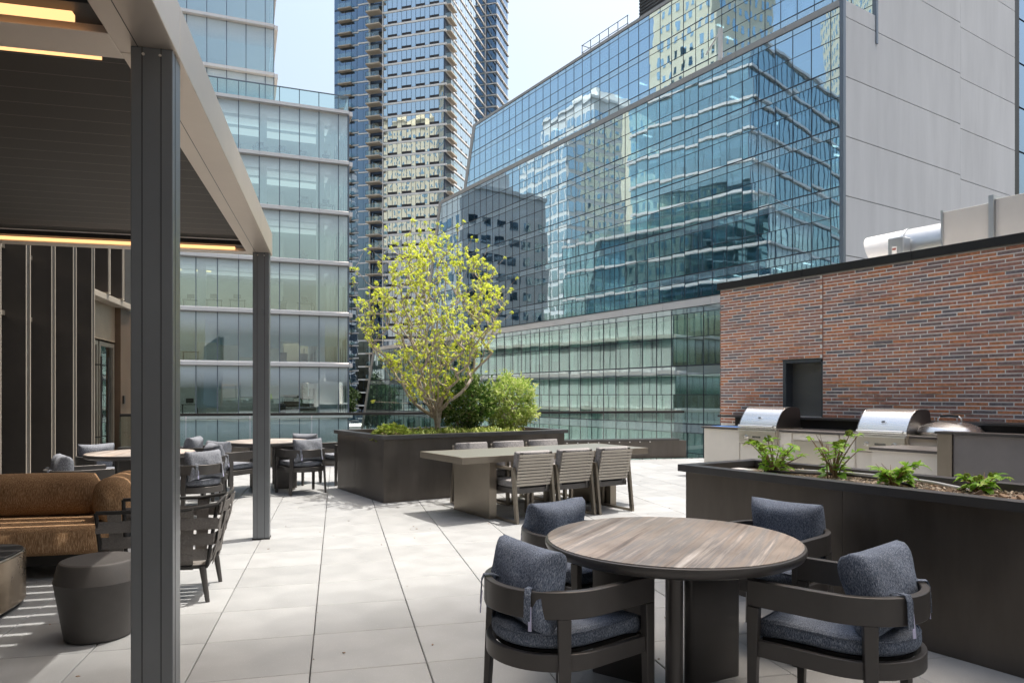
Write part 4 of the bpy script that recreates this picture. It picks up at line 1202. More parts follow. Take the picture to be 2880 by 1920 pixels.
far_chair(-.62, 12.25, 235, 'grey blue barrel chair on the railing side of the far round table', 18)
far_chair(.10, 12.05, 205, 'grey blue barrel chair half hidden behind the left end of the big planter', 19)
jar = thing('table_jar', 'small clear jar with dark sprigs on the far left round table', 'jar', (-2.42, 9.75, .7455))
MB().lathe([(.035, 0), (.05, .01), (.05, .08), (.035, .1), (.035, .11)], 16).build('glass_jar', M['rail_glass'], jar, smooth=40)
sp = MB()
for k in range(7): sp.tube([(0, 0, .03), (random.uniform(-.03, .03), random.uniform(-.03, .03), .11), (random.uniform(-.1, .1), random.uniform(-.06, .06), random.uniform(.13, .19))], .004, 5)
sp.build('sprigs', M['twig'], jar)

# ------------------------------------------------------------------ dining table and slatted chairs
dt = thingB('dining_table', 'long grey plank dining table on two slab legs before the big planter', 'table', 5.24, 7.5)
DTO = (5.24, 7.5, 0)
fr_ = MB(DTO); fr_.box(3.83, 6.66, 6.96, 6.99, .675, .75); fr_.box(3.83, 6.66, 8.02, 8.05, .675, .75); fr_.box(3.83, 3.86, 6.99, 8.02, .675, .75); fr_.box(6.63, 6.66, 6.99, 8.02, .675, .75)
fr_.build('apron', M['bronze_lt'], dt, bev=.002)
for k in range(7):
    y0 = 6.992+k*.147
    MB(DTO).box(3.862, 6.628, y0, y0+.142, .722, .7495).build('plank', M['tabletop'], dt, bev=.002)
for x0 in (4.27, 6.12): MB(DTO).box(x0, x0+.10, 7.10, 7.98, 0, .675).build('leg', M['bronze_lt'], dt, bev=.003)
def make_slat_chair(label):
    t = thing('slatted_chair', label, 'chair', group='slatted dining chairs around the long table')
    # local: faces +x, y sideways
    w = .262
    for sy in (-1, 1):
        y = sy*w
        s = MB(); 
        s.bar((-.33, y, 0.012), (-.255, y, .60), .034, .05, (1, 0, 0))       # rear leg
        s.build('leg', M['bronze_lt'], t, bev=.002)
        MB().bar((.25, y, .012), (.23, y, .60), .034, .05, (1, 0, 0)).build('leg', M['bronze_lt'], t, bev=.002)
        MB().box(-.355, .275, y-.0168, y+.0168, 0, .028).build('sled_bar', M['bronze_lt'], t, bev=.002)
        MB().box(-.275, .256, y-.0172, y+.0172, .60, .63).build('armrest', M['bronze_lt'], t, bev=.002)
    MB().box(-.25, .24, -w+.02, w-.02, .325, .385).build('seat_frame', M['bronze'], t, bev=.002)
    for k in range(10):
        z = .412+k*.0372; x = -.262-.085*(k/9.)
        MB().hexa([(x-.011, -w+.02, z), (x+.007, -w+.02, z), (x+.007, w-.02, z), (x-.011, w-.02, z)],
                  [(x-.017, -w+.02, z+.0275), (x+.001, -w+.02, z+.0275), (x+.001, w-.02, z+.0275), (x-.017, w-.02, z+.0275)]).build('slat', M['grey_slat'], t)
    for sy in (-1, 1):
        MB().bar((-.248, sy*(w-.06), .34), (-.342, sy*(w-.06), .80), .03, .012, (1, 0, 0)).build('back_upright', M['bronze'], t)
    cushion(MB(), [(-.22, -.235), (.23, -.235), (.23, .235), (-.22, .235)], .39, .47, .02, .008).build('seat_cushion', M['cream_fabric'], t, smooth='all')
    c = MB(); cushion(c, [(-.04, -.235), (.035, -.235), (.035, .235), (-.04, .235)], 0, .375, .02, .004)
    o = c.build('back_cushion', M['cream_fabric'], t, smooth='all'); o.location = (-.195, 0, .44); o.rotation_euler = (0, R(-12), 0)
    return t
sc0 = make_slat_chair('slatted dining chair on the camera side, nearest the left end of the table')
sc0.location = fb(4.635, 7.0); sc0.rotation_euler = (0, 0, BETA+R(90))
GS = 'slatted dining chairs around the long table'
dup(sc0, fb(5.235, 7.01), BETA+R(91), 'middle slatted dining chair on the camera side of the long table', GS)
dup(sc0, fb(5.825, 6.98), BETA+R(89.5), 'slatted dining chair on the camera side, nearest the right end of the table', GS)
dup(sc0, fb(4.755, 8.12), BETA-R(90), 'slatted dining chair on the planter side, nearest the left end of the table', GS)
dup(sc0, fb(5.36, 8.12), BETA-R(89), 'middle slatted dining chair on the planter side of the long table', GS)
dup(sc0, fb(5.945, 8.12), BETA-R(90.5), 'slatted dining chair on the planter side, nearest the right end of the table', GS)

# ------------------------------------------------------------------ lounge: sofa, woven chair, stools
so = thing('sofa', 'brown upholstered sofa with round bolsters under the pergola', 'sofa', (-3.0, 6.6, 0))
MB().box(-1.4, 1.2, -.28, .62, .10, .19).build('base_frame', M['black'], so, bev=.01)
for x_ in (-1.3, -.1, 1.05): 
    for y_ in (-.2, .5): MB().box(x_, x_+.06, y_, y_+.06, 0, .1).build('foot', M['black'], so)
cushion(MB(), [(-1.45, -.36), (1.14, -.36), (1.14, .55), (-1.45, .55)], .19, .415, .045, .012).build('seat_cushion', M['brown'], so, smooth='all')
def bolster(parent, name, L, rx, rz, seed, mat):
    rs = random.Random(seed); vs = []; fs = []; n = 28; m = 26
    for i in range(m+1):
        u = i/m; e = min(u, 1-u)*L/.14; k = 1 if e >= 1 else math.sqrt(max(0, 1-(1-e)**2))
        k = .15+.85*k
        dent = 1-.05*math.exp(-((u-.62)/.05)**2)
        for j in range(n):
            a = 2*math.pi*j/n
            ca, sa = math.cos(a), math.sin(a)
            q = (abs(ca)**2.4+abs(sa)**2.4)**(-1/2.4)
            vs.append(((u-.5)*L, rx*q*ca*k*dent, rz*q*sa*k*dent*(1+.02*math.sin(9*u+seed))))
    for i in range(m):
        for j in range(n): fs.append((i*n+j, i*n+(j+1) % n, (i+1)*n+(j+1) % n, (i+1)*n+j))
    fs.append(tuple(range(n-1, -1, -1))); fs.append(tuple(range(m*n, (m+1)*n)))
    mb = MB(); mb.add(vs, fs); return mb.build(name, mat, parent, smooth='all')
b1 = bolster(so, 'back_bolster', 2.6, .15, .19, 1, M['brown']); b1.location = (-.28, .32, .585); b1.rotation_euler = (R(-10), 0, 0)
b2 = bolster(so, 'arm_bolster', .80, .15, .19, 2, M['brown']); b2.location = (1.19, .16, .585); b2.rotation_euler = (0, 0, R(90))
MB().box(1.15, 1.42, -.05, .62, .30, .42).build('side_shelf', M['bronze'], so, bev=.006)

wc = thing('woven_lounge_chair', 'low lounge chair of woven grey webbing between the pergola posts', 'chair', (-1.22, 5.62, 0))
# local frame: back at +x, open front at -x; top wider than the base
bx, by, tx, ty = .33, .275, .43, .315
zb, zt_, zbk = .25, .655, .735
fr = MB()
base_loop = [(-bx, -by, zb), (bx, -by, zb), (bx, by, zb), (-bx, by, zb), (-bx, -by, zb)]
fr.tube(base_loop, .014, 8)
top = [(-.36, -ty, zt_), (.2, -ty, zt_), (tx-.03, -ty+.02, zt_+.03), (tx, -ty+.06, zbk-.02), (tx+.02, 0, zbk), (tx, ty-.06, zbk-.02), (tx-.03, ty-.02, zt_+.03), (.2, ty, zt_), (-.36, ty, zt_)]
fr.tube(top, .014, 8)
for sy in (-1, 1): fr.tube([(-bx, sy*by, zb), (-.36, sy*ty, zt_)], .014, 8); fr.tube([(bx, sy*by, zb), (tx-.03, sy*(ty-.03), zt_+.03)], .013, 8)
fr.build('frame', M['black'], wc, smooth=40)
for lx, ly in ((-.30, -.25), (-.30, .25), (.30, -.27), (.30, .27)):
    MB().tube([(lx, ly, zb), (lx*1.12, ly*1.04, 0)], [.024, .015], 12).build('leg', M['bronze'], wc, smooth=40)
def strap(p0, p1, w, nrm, side, bow=0.0):
    """flat webbing from p0 to p1 passing over and under (side = +1/-1)"""
    p0 = Vector(p0); p1 = Vector(p1); nrm = Vector(nrm).normalized(); d = (p1-p0).normalized(); q = d.cross(nrm).normalized()
    n = 9; vs = []; 
    for i in range(n):
        t = i/(n-1); c = p0.lerp(p1, t)+nrm*(.007*side*math.cos(t*math.pi*3)+bow*math.sin(t*math.pi))
        for s_, e in ((-1, .002), (1, .002), (1, -.002), (-1, -.002)): vs.append(tuple(c+q*w/2*s_+nrm*e))
    fs = []
    for i in range(n-1):
        for j in range(4): fs.append((4*i+j, 4*i+(j+1) % 4, 4*(i+1)+(j+1) % 4, 4*(i+1)+j))
    fs += [(3, 2, 1, 0), (4*(n-1), 4*(n-1)+1, 4*(n-1)+2, 4*(n-1)+3)]
    mb = MB(); mb.add(vs, fs); return mb.build('strap', M['strap'], wc)
for sy in (-1, 1):                                      # arms
    for k, xx in enumerate((-.25, -.02, .21)): strap((xx*.93, sy*by, zb-.02), (xx, sy*ty, zt_+.012), .085, (0, sy, .1), 1 if k % 2 else -1)
    for k, z in enumerate((.335, .445, .555)):
        f = (z-zb)/(zt_-zb); yy = sy*(by+(ty-by)*f)*1.015; xl = -(bx+.03*f)-.01; xr = bx+(tx-bx)*f
        strap((xl, yy, z), (xr, yy, z), .078, (0, sy, .1), -1 if k % 2 else 1)
for k, yy in enumerate((-.21, -.07, .07, .21)):         # back
    strap((bx, yy*.9, zb-.02), (tx+.015, yy, zbk+.005), .085, (1, 0, -.2), 1 if k % 2 else -1, .012)
for k, z in enumerate((.335, .445, .555, .66)):
    f = (z-zb)/(zbk-zb); xx = bx+(tx+.015-bx)*f; strap((xx, -(by+.03*f), z), (xx, by+.03*f, z), .078, (1, 0, -.2), -1 if k % 2 else 1, .012)
for k in range(5): strap((-bx, -.2+k*.1, zb), (bx, -.2+k*.1, zb), .08, (0, 0, 1), 1 if k % 2 else -1, -.01)

ds = thing('drum_stool', 'dark matte drum stool with faceted shoulder beside the pergola post', 'stool', (-1.40, 4.76, 0))
MB().lathe([(.165, .0), (.178, .004), (.184, .012), (.236, .335), (.240, .348), (.237, .358), (.214, .448), (.207, .459), (.195, .464), (.01, .466)], 64).build('drum', M['ceramic'], ds, smooth=22)
pf = thing('metal_side_table', 'low bronze metal side table with rounded corners, cut by the left edge', 'table', (-2.50, 5.42, 0))
def superpoly(a, b, p, n=64): return [(a*math.copysign(abs(math.cos(2*math.pi*k/n))**(2/p), math.cos(2*math.pi*k/n)), b*math.copysign(abs(math.sin(2*math.pi*k/n))**(2/p), math.sin(2*math.pi*k/n))) for k in range(n)]
MB().poly(superpoly(.40, .40, 3.2), .03, .375).build('body', M['pouf'], pf, smooth=35, bev=.012)
MB().poly(superpoly(.37, .37, 3.2), 0, .03).build('plinth', M['black'], pf)
MB().poly(superpoly(.385, .385, 3.2), .375, .387).build('top', M['black'], pf, smooth=35, bev=.004)

# ------------------------------------------------------------------ outdoor kitchen
KA = 9.45
kt = thingB('outdoor_kitchen', 'taupe outdoor kitchen counter with dark top along the brick wall', 'counter', KA, 8.5)
KO = (KA, 8.5, 0)
MB(KO).box(KA+.01, KA+.78, 3.6, 8.5, 0, .885).build('carcass', M['cabinet'], kt)
for b0, b1, z0, z1 in ((7.74, 8.49, .06, .88), (6.76, 6.955, .06, .88), (5.99, 6.73, .775, .88), (5.745, 5.955, .06, .88), (6.98, 7.72, .06, .665), (5.0, 5.70, .06, .665)):
    MB(KO).box(KA-.012, KA+.01, b0, b1, z0, z1).build('cabinet_front', M['cabinet'], kt, bev=.002)
MB(KO).box(KA-.004, KA+.012, 5.99, 6.73, .06, .765).build('fridge_recess', M['steel_warm'], kt)
for b0, b1 in ((7.735, 8.53), (5.71, 6.97), (3.6, 4.98)): MB(KO).box(KA-.04, KA+.80, b0, b1, .886, .916).build('worktop', M['countertop'], kt, bev=.003)
MB(KO).box(KA+.62, KA+.80, 4.98, 5.71, .886, .916).build('worktop', M['countertop'], kt); MB(KO).box(KA+.62, KA+.80, 6.97, 7.735, .886, .916).build('worktop', M['countertop'], kt)
MB(KO).box(KA+.80, KA+1.10, 3.2, 8.50, 0, 1.055).build('bar_back', M['black'], kt)
MB(KO).box(KA+.72, KA+1.13, 3.2, 8.83, 1.056, 1.09).build('bar_ledge', M['bronze'], kt, bev=.003)
MB(KO).box(KA+.10, KA+.35, 7.9, 8.45, .917, .919).build('film_sheet', M['plastic_blue'], kt)
def grill(label, b_mid, w):
    g = thingB('gas_grill', label, 'grill', KA, b_mid, .66, 'built in gas grills')
    h = w/2
    # local: x into the counter, y along; front face at x=-.06
    MB().box(-.05, .6, -h, h, .02, .27).build('fire_box', M['steel_warm'], g, bev=.003)
    f = MB().box(-.075, -.05, -h+.02, h-.02, .03, .22).build('control_panel', M['steel_warm'], g, bev=.004)
    MB().box(-.085, -.05, -h, h, .222, .262).build('drip_lip', M['steel'], g, bev=.004)
    for sy in (-1, 1):
        k = MB(); k.tube([(-.075, sy*h*.55, .125), (-.082, sy*h*.55, .125)], .036, 24); k.tube([(-.082, sy*h*.55, .125), (-.115, sy*h*.55, .125)], [.028, .023], 20); k.bar((-.118, sy*h*.55-.02, .14), (-.118, sy*h*.55+.02, .11), .01, .012, (1, 0, 0))
        k.build('knob', M['steel'], f, smooth=40)
    MB().box(-.079, -.075, -.075, .075, .112, .138).build('name_plate', M['logo'], f)
    gl = MB()
    for k, ww in enumerate((.012, .010, .012, .009, .011, .010, .008, .010, .012)): gl.box(-.0805, -.079, -.066+k*.0145, -.066+k*.0145+ww*.8, .117+(.004 if k > 5 else 0), .133-(.002 if k % 2 else 0))
    gl.build('name_letters', M['steel'], f)
    prof = [(-.045, .275), (-.052, .305), (-.03, .36), (.02, .445), (.075, .515), (.12, .555), (.165, .580), (.22, .594), (.30, .60), (.44, .598), (.50, .585), (.535, .545), (.55, .47), (.55, .275)]
    hd = MB().prism(prof, 'y', -h+.012, h-.012).build('hood', M['steel'], g, smooth=25)
    for sy in (-1, 1): MB().prism([(x*1.0-.004, z+.002) for x, z in prof], 'y', sy*(h-.012) if sy > 0 else -h, h if sy > 0 else -h+.012).build('hood_end', M['steel_dk'], hd, bev=.003)
    hb = MB().tube([(-.10, -h+.03, .30), (-.10, h-.03, .30)], .017, 16); hb.bar((-.10, -h+.07, .30), (-.04, -h+.07, .30), .02, .02); hb.bar((-.10, h-.07, .30), (-.04, h-.07, .30), .02, .02)
    hb.build('handle', M['steel'], hd, smooth=40)
    em = MB(); n = 28
    # oval badge on the sloping lid
    cx_, cz_ = .008, .425; nx = Vector((-.86, 0, .51)).normalized(); up = Vector((.51, 0, .86)).normalized()
    vs = [];
    for rr_, off in ((1, 0), (1, .006), (.62, .006), (.62, .002)):
        for j in range(n): a = 2*math.pi*j/n; vs.append(tuple(Vector((cx_, 0, cz_))+up*(.03*rr_*math.sin(a))+Vector((0, 1, 0))*(.042*rr_*math.cos(a))+nx*off))
    fs = [(k*n+j, k*n+(j+1) % n, (k+1)*n+(j+1) % n, (k+1)*n+j) for k in range(3) for j in range(n)]
    em.add(vs, fs); em.build('badge_ring', M['steel'], hd)
    bd = MB(); bd.add([tuple(Vector((cx_, 0, cz_))+up*(.0186*math.sin(2*math.pi*j/n))+Vector((0, 1, 0))*(.026*math.cos(2*math.pi*j/n))+nx*.003) for j in range(n)], [tuple(range(n))]); bd.build('badge_center', M['steel_dk'], hd)
    return g
grill('stainless built in gas grill in front of the serving window', 7.355, .72)
grill('stainless built in gas grill next to the round lidded cooker', 5.345, .70)
kc = thingB('kettle_cooker', 'round stainless cooker with domed lid and arched handle at the right end', 'cooker', 9.92, 4.72, .80)
MB().lathe([(.22, 0), (.26, .02), (.29, .10), (.37, .105), (.37, .135), (.30, .14)], 48).build('bowl', M['steel'], kc, smooth=30)
lid = MB().lathe([(.385, .14), (.39, .17), (.385, .185), (.345, .235), (.25, .275), (.12, .305), (.03, .312), (.005, .313)], 48).build('lid', M['steel'], kc, smooth=25)
hnd = MB().tube([(0, -.15, .285), (0, -.145, .345), (0, -.11, .372), (0, 0, .38), (0, .11, .372), (0, .145, .345), (0, .15, .285)], .012, 10); hnd.build('handle', M['steel'], lid, smooth=40)
MB().tube([(0, -.115, .372), (0, 0, .381), (0, .115, .372)], .0165, 10).build('grip', M['black'], lid, smooth=40)
MB().box(-.42, .35, -.36, .36, -.10, .0).build('shelf', M['steel_warm'], kc, bev=.01)
lc = thingB('side_counter', 'lower taupe counter with dark top at the right end of the kitchen', 'counter', 8.6, 5.04)
LO = (8.6, 5.04, 0)
MB(LO).box(8.63, 9.3, 4.19, 5.02, 0, .765).build('carcass', M['cabinet'], lc, bev=.002)
MB(LO).box(8.6, 9.33, 4.165, 5.05, .766, .80).build('worktop', M['countertop'], lc, bev=.003)
pw = thingB('partition_wall', 'tall dark grey metal partition at the right end of the kitchen', 'partition', 8.45, 4.15)
WO = (8.45, 4.15, 0)
MB(WO).box(8.44, 8.62, 3.99, 4.15, 0, 1.012).build('end_post', M['bronze_lt'], pw, bev=.003)
MB(WO).box(8.46, 8.60, .2, 3.985, 0, 1.010).build('panel', principled('grey_metal_panel', (.24, .225, .225), .45, .4, var=.14, vscale=2, rvar=.06), pw, bev=.003)
MB(WO).box(8.42, 8.64, .2, 4.17, 1.013, 1.04).build('coping', M['bronze'], pw, bev=.003)
# ------------------------------------------------------------------ planters
def planter(name, label, a0, a1, b0, b1, h, ov=.045, rim=.13, joints_a=(), joints_b=()):
    o = (a0, b0, 0); t = thingB(name, label, 'planter', *o)
    w = .03
    ca = [a0]+list(joints_a)+[a1]; cb = [b0]+list(joints_b)+[b1]
    for p, q in zip(ca[:-1], ca[1:]):
        MB(o).box(p+.001, q-.001, b0, b0+w, 0, h).build('panel', M['planter'], t, bev=.002); MB(o).box(p+.001, q-.001, b1-w, b1, 0, h).build('panel', M['planter'], t)
    for p, q in zip(cb[:-1], cb[1:]):
        MB(o).box(a0-.001, a0+w, p+.001, q-.001, 0, h).build('panel', M['planter'], t, bev=.002); MB(o).box(a1-w, a1+.001, p+.001, q-.001, 0, h).build('panel', M['planter'], t)
    z0, z1 = h+.001, h+.055
    for x0, x1, y0, y1 in ((a0-ov, a1+ov, b0-ov, b0-ov+rim), (a0-ov, a1+ov, b1+ov-rim, b1+ov), (a0-ov, a0-ov+rim, b0-ov+rim+.001, b1+ov-rim-.001), (a1+ov-rim, a1+ov, b0-ov+rim+.001, b1+ov-rim-.001)):
        MB(o).box(x0, x1, y0, y1, z0, z1).build('rim', M['planter_dk'], t, bev=.003)
    return t, o
def soil(t, o, a0, a1, b0, b1, z, n=60, amp=.03, name='soil'):
    vs = []; fs = []; na = max(6, int((a1-a0)*n/3)); nb_ = max(6, int((b1-b0)*n/3))
    for i in range(na+1):
        for j in range(nb_+1):
            a = a0+(a1-a0)*i/na; b = b0+(b1-b0)*j/nb_
            vs.append((a, b, z+amp*(mnoise.noise((a*2.5, b*2.5, 1))+.5*mnoise.noise((a*9, b*9, 3)))))
    m = nb_+1
    for i in range(na):
        for j in range(nb_): fs.append((i*m+j, (i+1)*m+j, (i+1)*m+j+1, i*m+j+1))
    mb = MB(o); mb.add(vs, fs); return mb.build(name, M['soil'], t, smooth='all')
def chips(t, o, a0, a1, b0, b1, z, n, smin, smax, mat, name='mulch_chips', seed=1):
    rs = random.Random(seed); mb = MB(o)
    for _ in range(n):
        a, b = rs.uniform(a0, a1), rs.uniform(b0, b1); s = rs.uniform(smin, smax)
        zz = z+.03*(mnoise.noise((a*2.5, b*2.5, 1))+.5*mnoise.noise((a*9, b*9, 3)))
        e = Euler((rs.uniform(-.6, .6), rs.uniform(-.6, .6), rs.uniform(0, 6.3))).to_matrix()
        hx, hy, hz = s*rs.uniform(.6, 1.2), s*rs.uniform(.25, .5), s*rs.uniform(.12, .3)
        pts = [e @ Vector((sx*hx, sy*hy, sz*hz)) for sz in (-1, 1) for sx, sy in ((-1,-1),(1,-1),(1,1),(-1,1))]
        mb.add([(a+p.x, b+p.y, zz+s*.1+p.z) for p in pts], [(0,3,2,1),(4,5,6,7),(0,1,5,4),(1,2,6,5),(2,3,7,6),(3,0,4,7)])
    return tag(mb.build(name, mat, t, recalc=False), kind='stuff')
M['chip'] = principled('chip', (.24, .165, .11), .9, rand=.6)
M['gravel'] = principled('gravel', (.46, .38, .30), .9, rand=.45)
bp, bo = planter('tall_planter', 'large dark metal planter with the tree, behind the long table', 3.71, 6.74, 8.92, 10.77, .855, joints_b=(10.0,), joints_a=(5.6,))
soil(bp, bo, 3.74, 6.71, 8.95, 10.74, .83); chips(bp, bo, 3.8, 6.6, 9.0, 10.6, .83, 1500, .015, .04, M['chip'])
rp, ro = planter('long_planter', 'long low dark metal planter with mulch in front of the kitchen', 4.172, 4.98, -1.6, 3.94, .852, rim=.10, joints_b=(1.0, 2.62))
soil(rp, ro, 4.20, 4.95, -1.5, 3.9, .85, n=70); chips(rp, ro, 4.22, 4.93, .6, 3.7, .855, 5200, .006, .017, M['gravel'], seed=2)
chips(rp, ro, 4.3, 4.9, 1.5, 2.25, .86, 60, .02, .045, M['chip'], name='bark_chunks', seed=3)

# ------------------------------------------------------------------ foliage tools
def add_leaf(V, Fc, c, d, up, L, W, fold=.25):
    """one leaf: four quads-as-two with a mid fold; c base, d direction"""
    sd = d.cross(up)
    if sd.length < 1e-4: sd = d.orthogonal()
    sd.normalize(); nrm = sd.cross(d).normalized()
    m1 = c+d*L*.45+nrm*L*.06; tip = c+d*L-nrm*L*.10
    n = len(V)
    V.append(tuple(c)); V.append(tuple(m1+sd*W/2+nrm*W*fold)); V.append(tuple(tip)); V.append(tuple(m1-sd*W/2+nrm*W*fold))
    Fc.append((n, n+1, n+2)); Fc.append((n, n+2, n+3))
def mesh_obj(name, V, Fc, mat, parent):
    me = bpy.data.meshes.new(name); me.from_pydata(V, [], Fc); me.materials.append(mat)
    o = bpy.data.objects.new(name, me); C.objects.link(o); o.parent = parent; return o
def rdir(rs, upb=.3):
    v = Vector((rs.gauss(0, 1), rs.gauss(0, 1), rs.gauss(0, 1)+upb)); return v.normalized()

# ------------------------------------------------------------------ the multi-stem tree
def grow_tree():
    rs = random.Random(21)
    t = thingB('multi_stem_tree', 'multi-stem tree with lime green spring leaf clusters in the big planter', 'tree', 4.86, 9.6, .81)
    def width(z):
        zs = [.30, .55, 1.0, 1.6, 2.15, 2.6, 2.9, 3.05]; ws = [.10, .32, .72, 1.02, 1.10, .88, .52, .18]
        return float(np.interp(z, zs, ws))
    targets = []
    # spikes: lone tips beyond the outline
    while len(targets) < 1250:
        z = rs.uniform(.55, 3.12); a = rs.uniform(0, 2*math.pi)
        w = width(z-.22*mnoise.noise((math.cos(a)*1.3, math.sin(a)*1.3, 7)))*(1+.30*mnoise.noise((math.cos(a)*1.7, math.sin(a)*1.7, z*1.5)))
        if rs.random() > (w/1.1)**1.3: continue
        r = w*math.sqrt(rs.uniform(.03, 1.0))*rs.uniform(.94, 1.06)
        lump = mnoise.noise((r*math.cos(a)*1.6, r*math.sin(a)*1.6, z*1.6+4))
        if lump < -.08 and rs.random() < .88: continue
        targets.append(Vector((-.10+r*math.cos(a), r*math.sin(a), z)))
    for _ in range(70):
        z = rs.uniform(1.0, 2.9); a = rs.uniform(0, 2*math.pi); r = width(z)*rs.uniform(1.0, 1.2)
        targets.append(Vector((-.10+r*math.cos(a), r*math.sin(a), z+rs.uniform(.05, .3))))
    for a_, r_, z_ in ((3.3, 1.28, 1.95), (3.0, 1.22, 2.45), (2.9, 1.0, 2.75), (0.1, 1.18, 2.2), (-.1, 1.16, 1.65), (.2, .9, 2.85), (1.7, .2, 3.25), (0, .18, 3.2), (-2.9, .35, 3.2), (3.2, .75, 3.05), (3.2, .95, .55), (.0, .95, 1.0), (.1, .8, .75)):
        targets.append(Vector((-.10+r_*math.cos(a_), r_*math.sin(a_)*.8, z_)))
    fork = Vector((-.02, 0, .30))
    nodes = [Vector((.02, 0, -.06)), Vector((.01, 0, .08)), Vector((0, 0, .2)), fork]; par = [-1, 0, 1, 2]
    # primaries
    for k in range(13):
        a = 2*math.pi*k/13+rs.uniform(-.2, .2); zt = rs.uniform(1.6, 2.7); r = width(zt)*rs.uniform(.45, .85)
        if k % 3 == 0: r *= .35; zt = rs.uniform(2.3, 2.9)
        end = Vector((-.08+r*math.cos(a), r*math.sin(a), zt)); p = 3 if rs.random() < .7 else 2
        base = nodes[p]; prev = p; n = 9
        for i in range(1, n+1):
            u = i/n; hor = u**.82
            q = base.lerp(end, 0)+Vector(((end.x-base.x)*hor, (end.y-base.y)*hor, (end.z-base.z)*u))+Vector((rs.gauss(0, .018), rs.gauss(0, .018), 0))
            nodes.append(q); par.append(prev); prev = len(nodes)-1
    targets.sort(key=lambda v: (v-fork).length)
    arr = np.array([tuple(v) for v in nodes]); tips = []
    for tg in targets:
        tv = np.array(tuple(tg)); dv = tv-arr; hor = np.hypot(dv[:, 0], dv[:, 1]); dz = dv[:, 2]
        cost = np.sqrt(hor**2+dz**2)+np.where(dz < .75*hor, 3*(.75*hor-dz), 0)+np.where(dz < .03, 5, 0)
        cost[:3] += 3
        p = int(np.argmin(cost)); base = nodes[p]; prev = p
        d = (tg-base).length; n = max(2, int(d/.11)); add = []
        for i in range(1, n+1):
            u = i/n; hor_ = u**.75
            q = Vector((base.x+(tg.x-base.x)*hor_, base.y+(tg.y-base.y)*hor_, base.z+(tg.z-base.z)*u))+(Vector((rs.gauss(0, .008), rs.gauss(0, .008), 0)) if i < n else Vector())
            nodes.append(q); par.append(prev); prev = len(nodes)-1; add.append(tuple(q))
        arr = np.vstack([arr, np.array(add)]); tips.append(prev)
    N_ = len(nodes); cnt = [0]*N_
    for tp in tips: cnt[tp] += 1
    for i in range(N_-1, 0, -1): cnt[par[i]] += cnt[i]
    rad = [min(.026, .0030*max(1, c)**.385) for c in cnt]
    rad[0] = .056; rad[1] = .047; rad[2] = .044; rad[3] = .040
    V = []; Fc = []
    for i in range(1, N_):
        p = par[i]; A, B = nodes[p], nodes[i]; d = B-A
        if d.length < 1e-5: continue
        d.normalize(); x = d.orthogonal().normalized(); y = d.cross(x); m = 7 if rad[i] > .012 else (5 if rad[i] > .006 else 3); n = len(V)
        r0 = min(rad[p], rad[i]*1.35) if p > 3 else rad[p]
        for c, r in ((A, r0), (B, rad[i])):
            for j in range(m): a = 2*math.pi*j/m; V.append(tuple(c+(x*math.cos(a)+y*math.sin(a))*r))
        for j in range(m): Fc.append((n+j, n+(j+1) % m, n+m+(j+1) % m, n+m+j))
    o = mesh_obj('trunk', V, Fc, M['bark'], t); o.data.polygons.foreach_set('use_smooth', [True]*len(o.data.polygons))
    V = []; Fc = []
    def cluster(c, n, s):
        for _ in range(n):
            d = rdir(rs, .25); add_leaf(V, Fc, c+d*.008, d, Vector((0, 0, 1)) if abs(d.z) < .9 else Vector((1, 0, 0)), s*rs.uniform(.6, 1.15), s*rs.uniform(.5, .85))
    for tp in tips:
        cluster(nodes[tp], rs.randint(12, 20), rs.uniform(.024, .037))
        q = par[tp]
        if rs.random() < .35: cluster(nodes[q]+Vector((rs.gauss(0, .02), rs.gauss(0, .02), .01)), rs.randint(4, 9), .028)
    mesh_obj('crown', V, Fc, M['leaf_tree'], t)
grow_tree()

# ------------------------------------------------------------------ shrubs and ground cover
def shrub(name, label, a, b, w, h, zlo, nl, L, mat, seed, stems, dens=1.0):
    rs = random.Random(seed); t = thingB(name, label, 'shrub', a, b, .82)
    sm = MB()
    V = []; Fc = []
    ends = []
    for k in range(stems):
        an = rs.uniform(0, 6.28); r = w*rs.uniform(.1, .85); z = h*rs.uniform(.5, .95)
        p = [(rs.gauss(0, .03), rs.gauss(0, .03), -.02)]
        for u in (.35, .7, 1): p.append((r*math.cos(an)*u**.9+rs.gauss(0, .01), r*math.sin(an)*u**.9+rs.gauss(0, .01), z*u))
        sm.tube(p, [.009, .007, .005, .003], 5)
    sm.build('stems', M['bark'] if 'pale' in label else M['twig'], t)
    cz = (zlo+h)/2; hz = (h-zlo)/2
    n = 0
    while n < nl:
        d = rdir(rs, 0); rr = rs.uniform(.35, 1)**.45
        bump = 1+.34*mnoise.noise((d.x*1.9+seed, d.y*1.9, d.z*1.9))+.20*mnoise.noise((d.x*5, d.y*5+seed, d.z*5))
        c = Vector((d.x*w*rr*bump, d.y*w*rr*bump, cz+d.z*hz*rr*bump))
        if mnoise.noise((c.x*7, c.y*7, c.z*7+seed)) < -.18: continue
        ld = (d*.6+rdir(rs, .5)*.9).normalized()
        if rr > .9 and rs.random() < .12: c = c+Vector((d.x*.6, d.y*.6, abs(d.z)))*rs.uniform(.02, .12)
        add_leaf(V, Fc, c, ld, Vector((0, 0, 1)) if abs(ld.z) < .95 else Vector((1, 0, 0)), L*rs.uniform(.6, 1.3), L*rs.uniform(.34, .5)); n += 1
    mesh_obj('crown', V, Fc, mat, t)
shrub('leafy_shrub', 'dark glossy green shrub right beside the tree trunk', 5.40, 9.75, .46, .94, .12, 3900, .078, M['leaf_dark'], 5, 22)
shrub('leafy_shrub', 'pale sunlit bushy shrub at the right end of the big planter', 6.20, 9.66, .44, .93, .05, 4300, .068, M['leaf_light'], 6, 30)
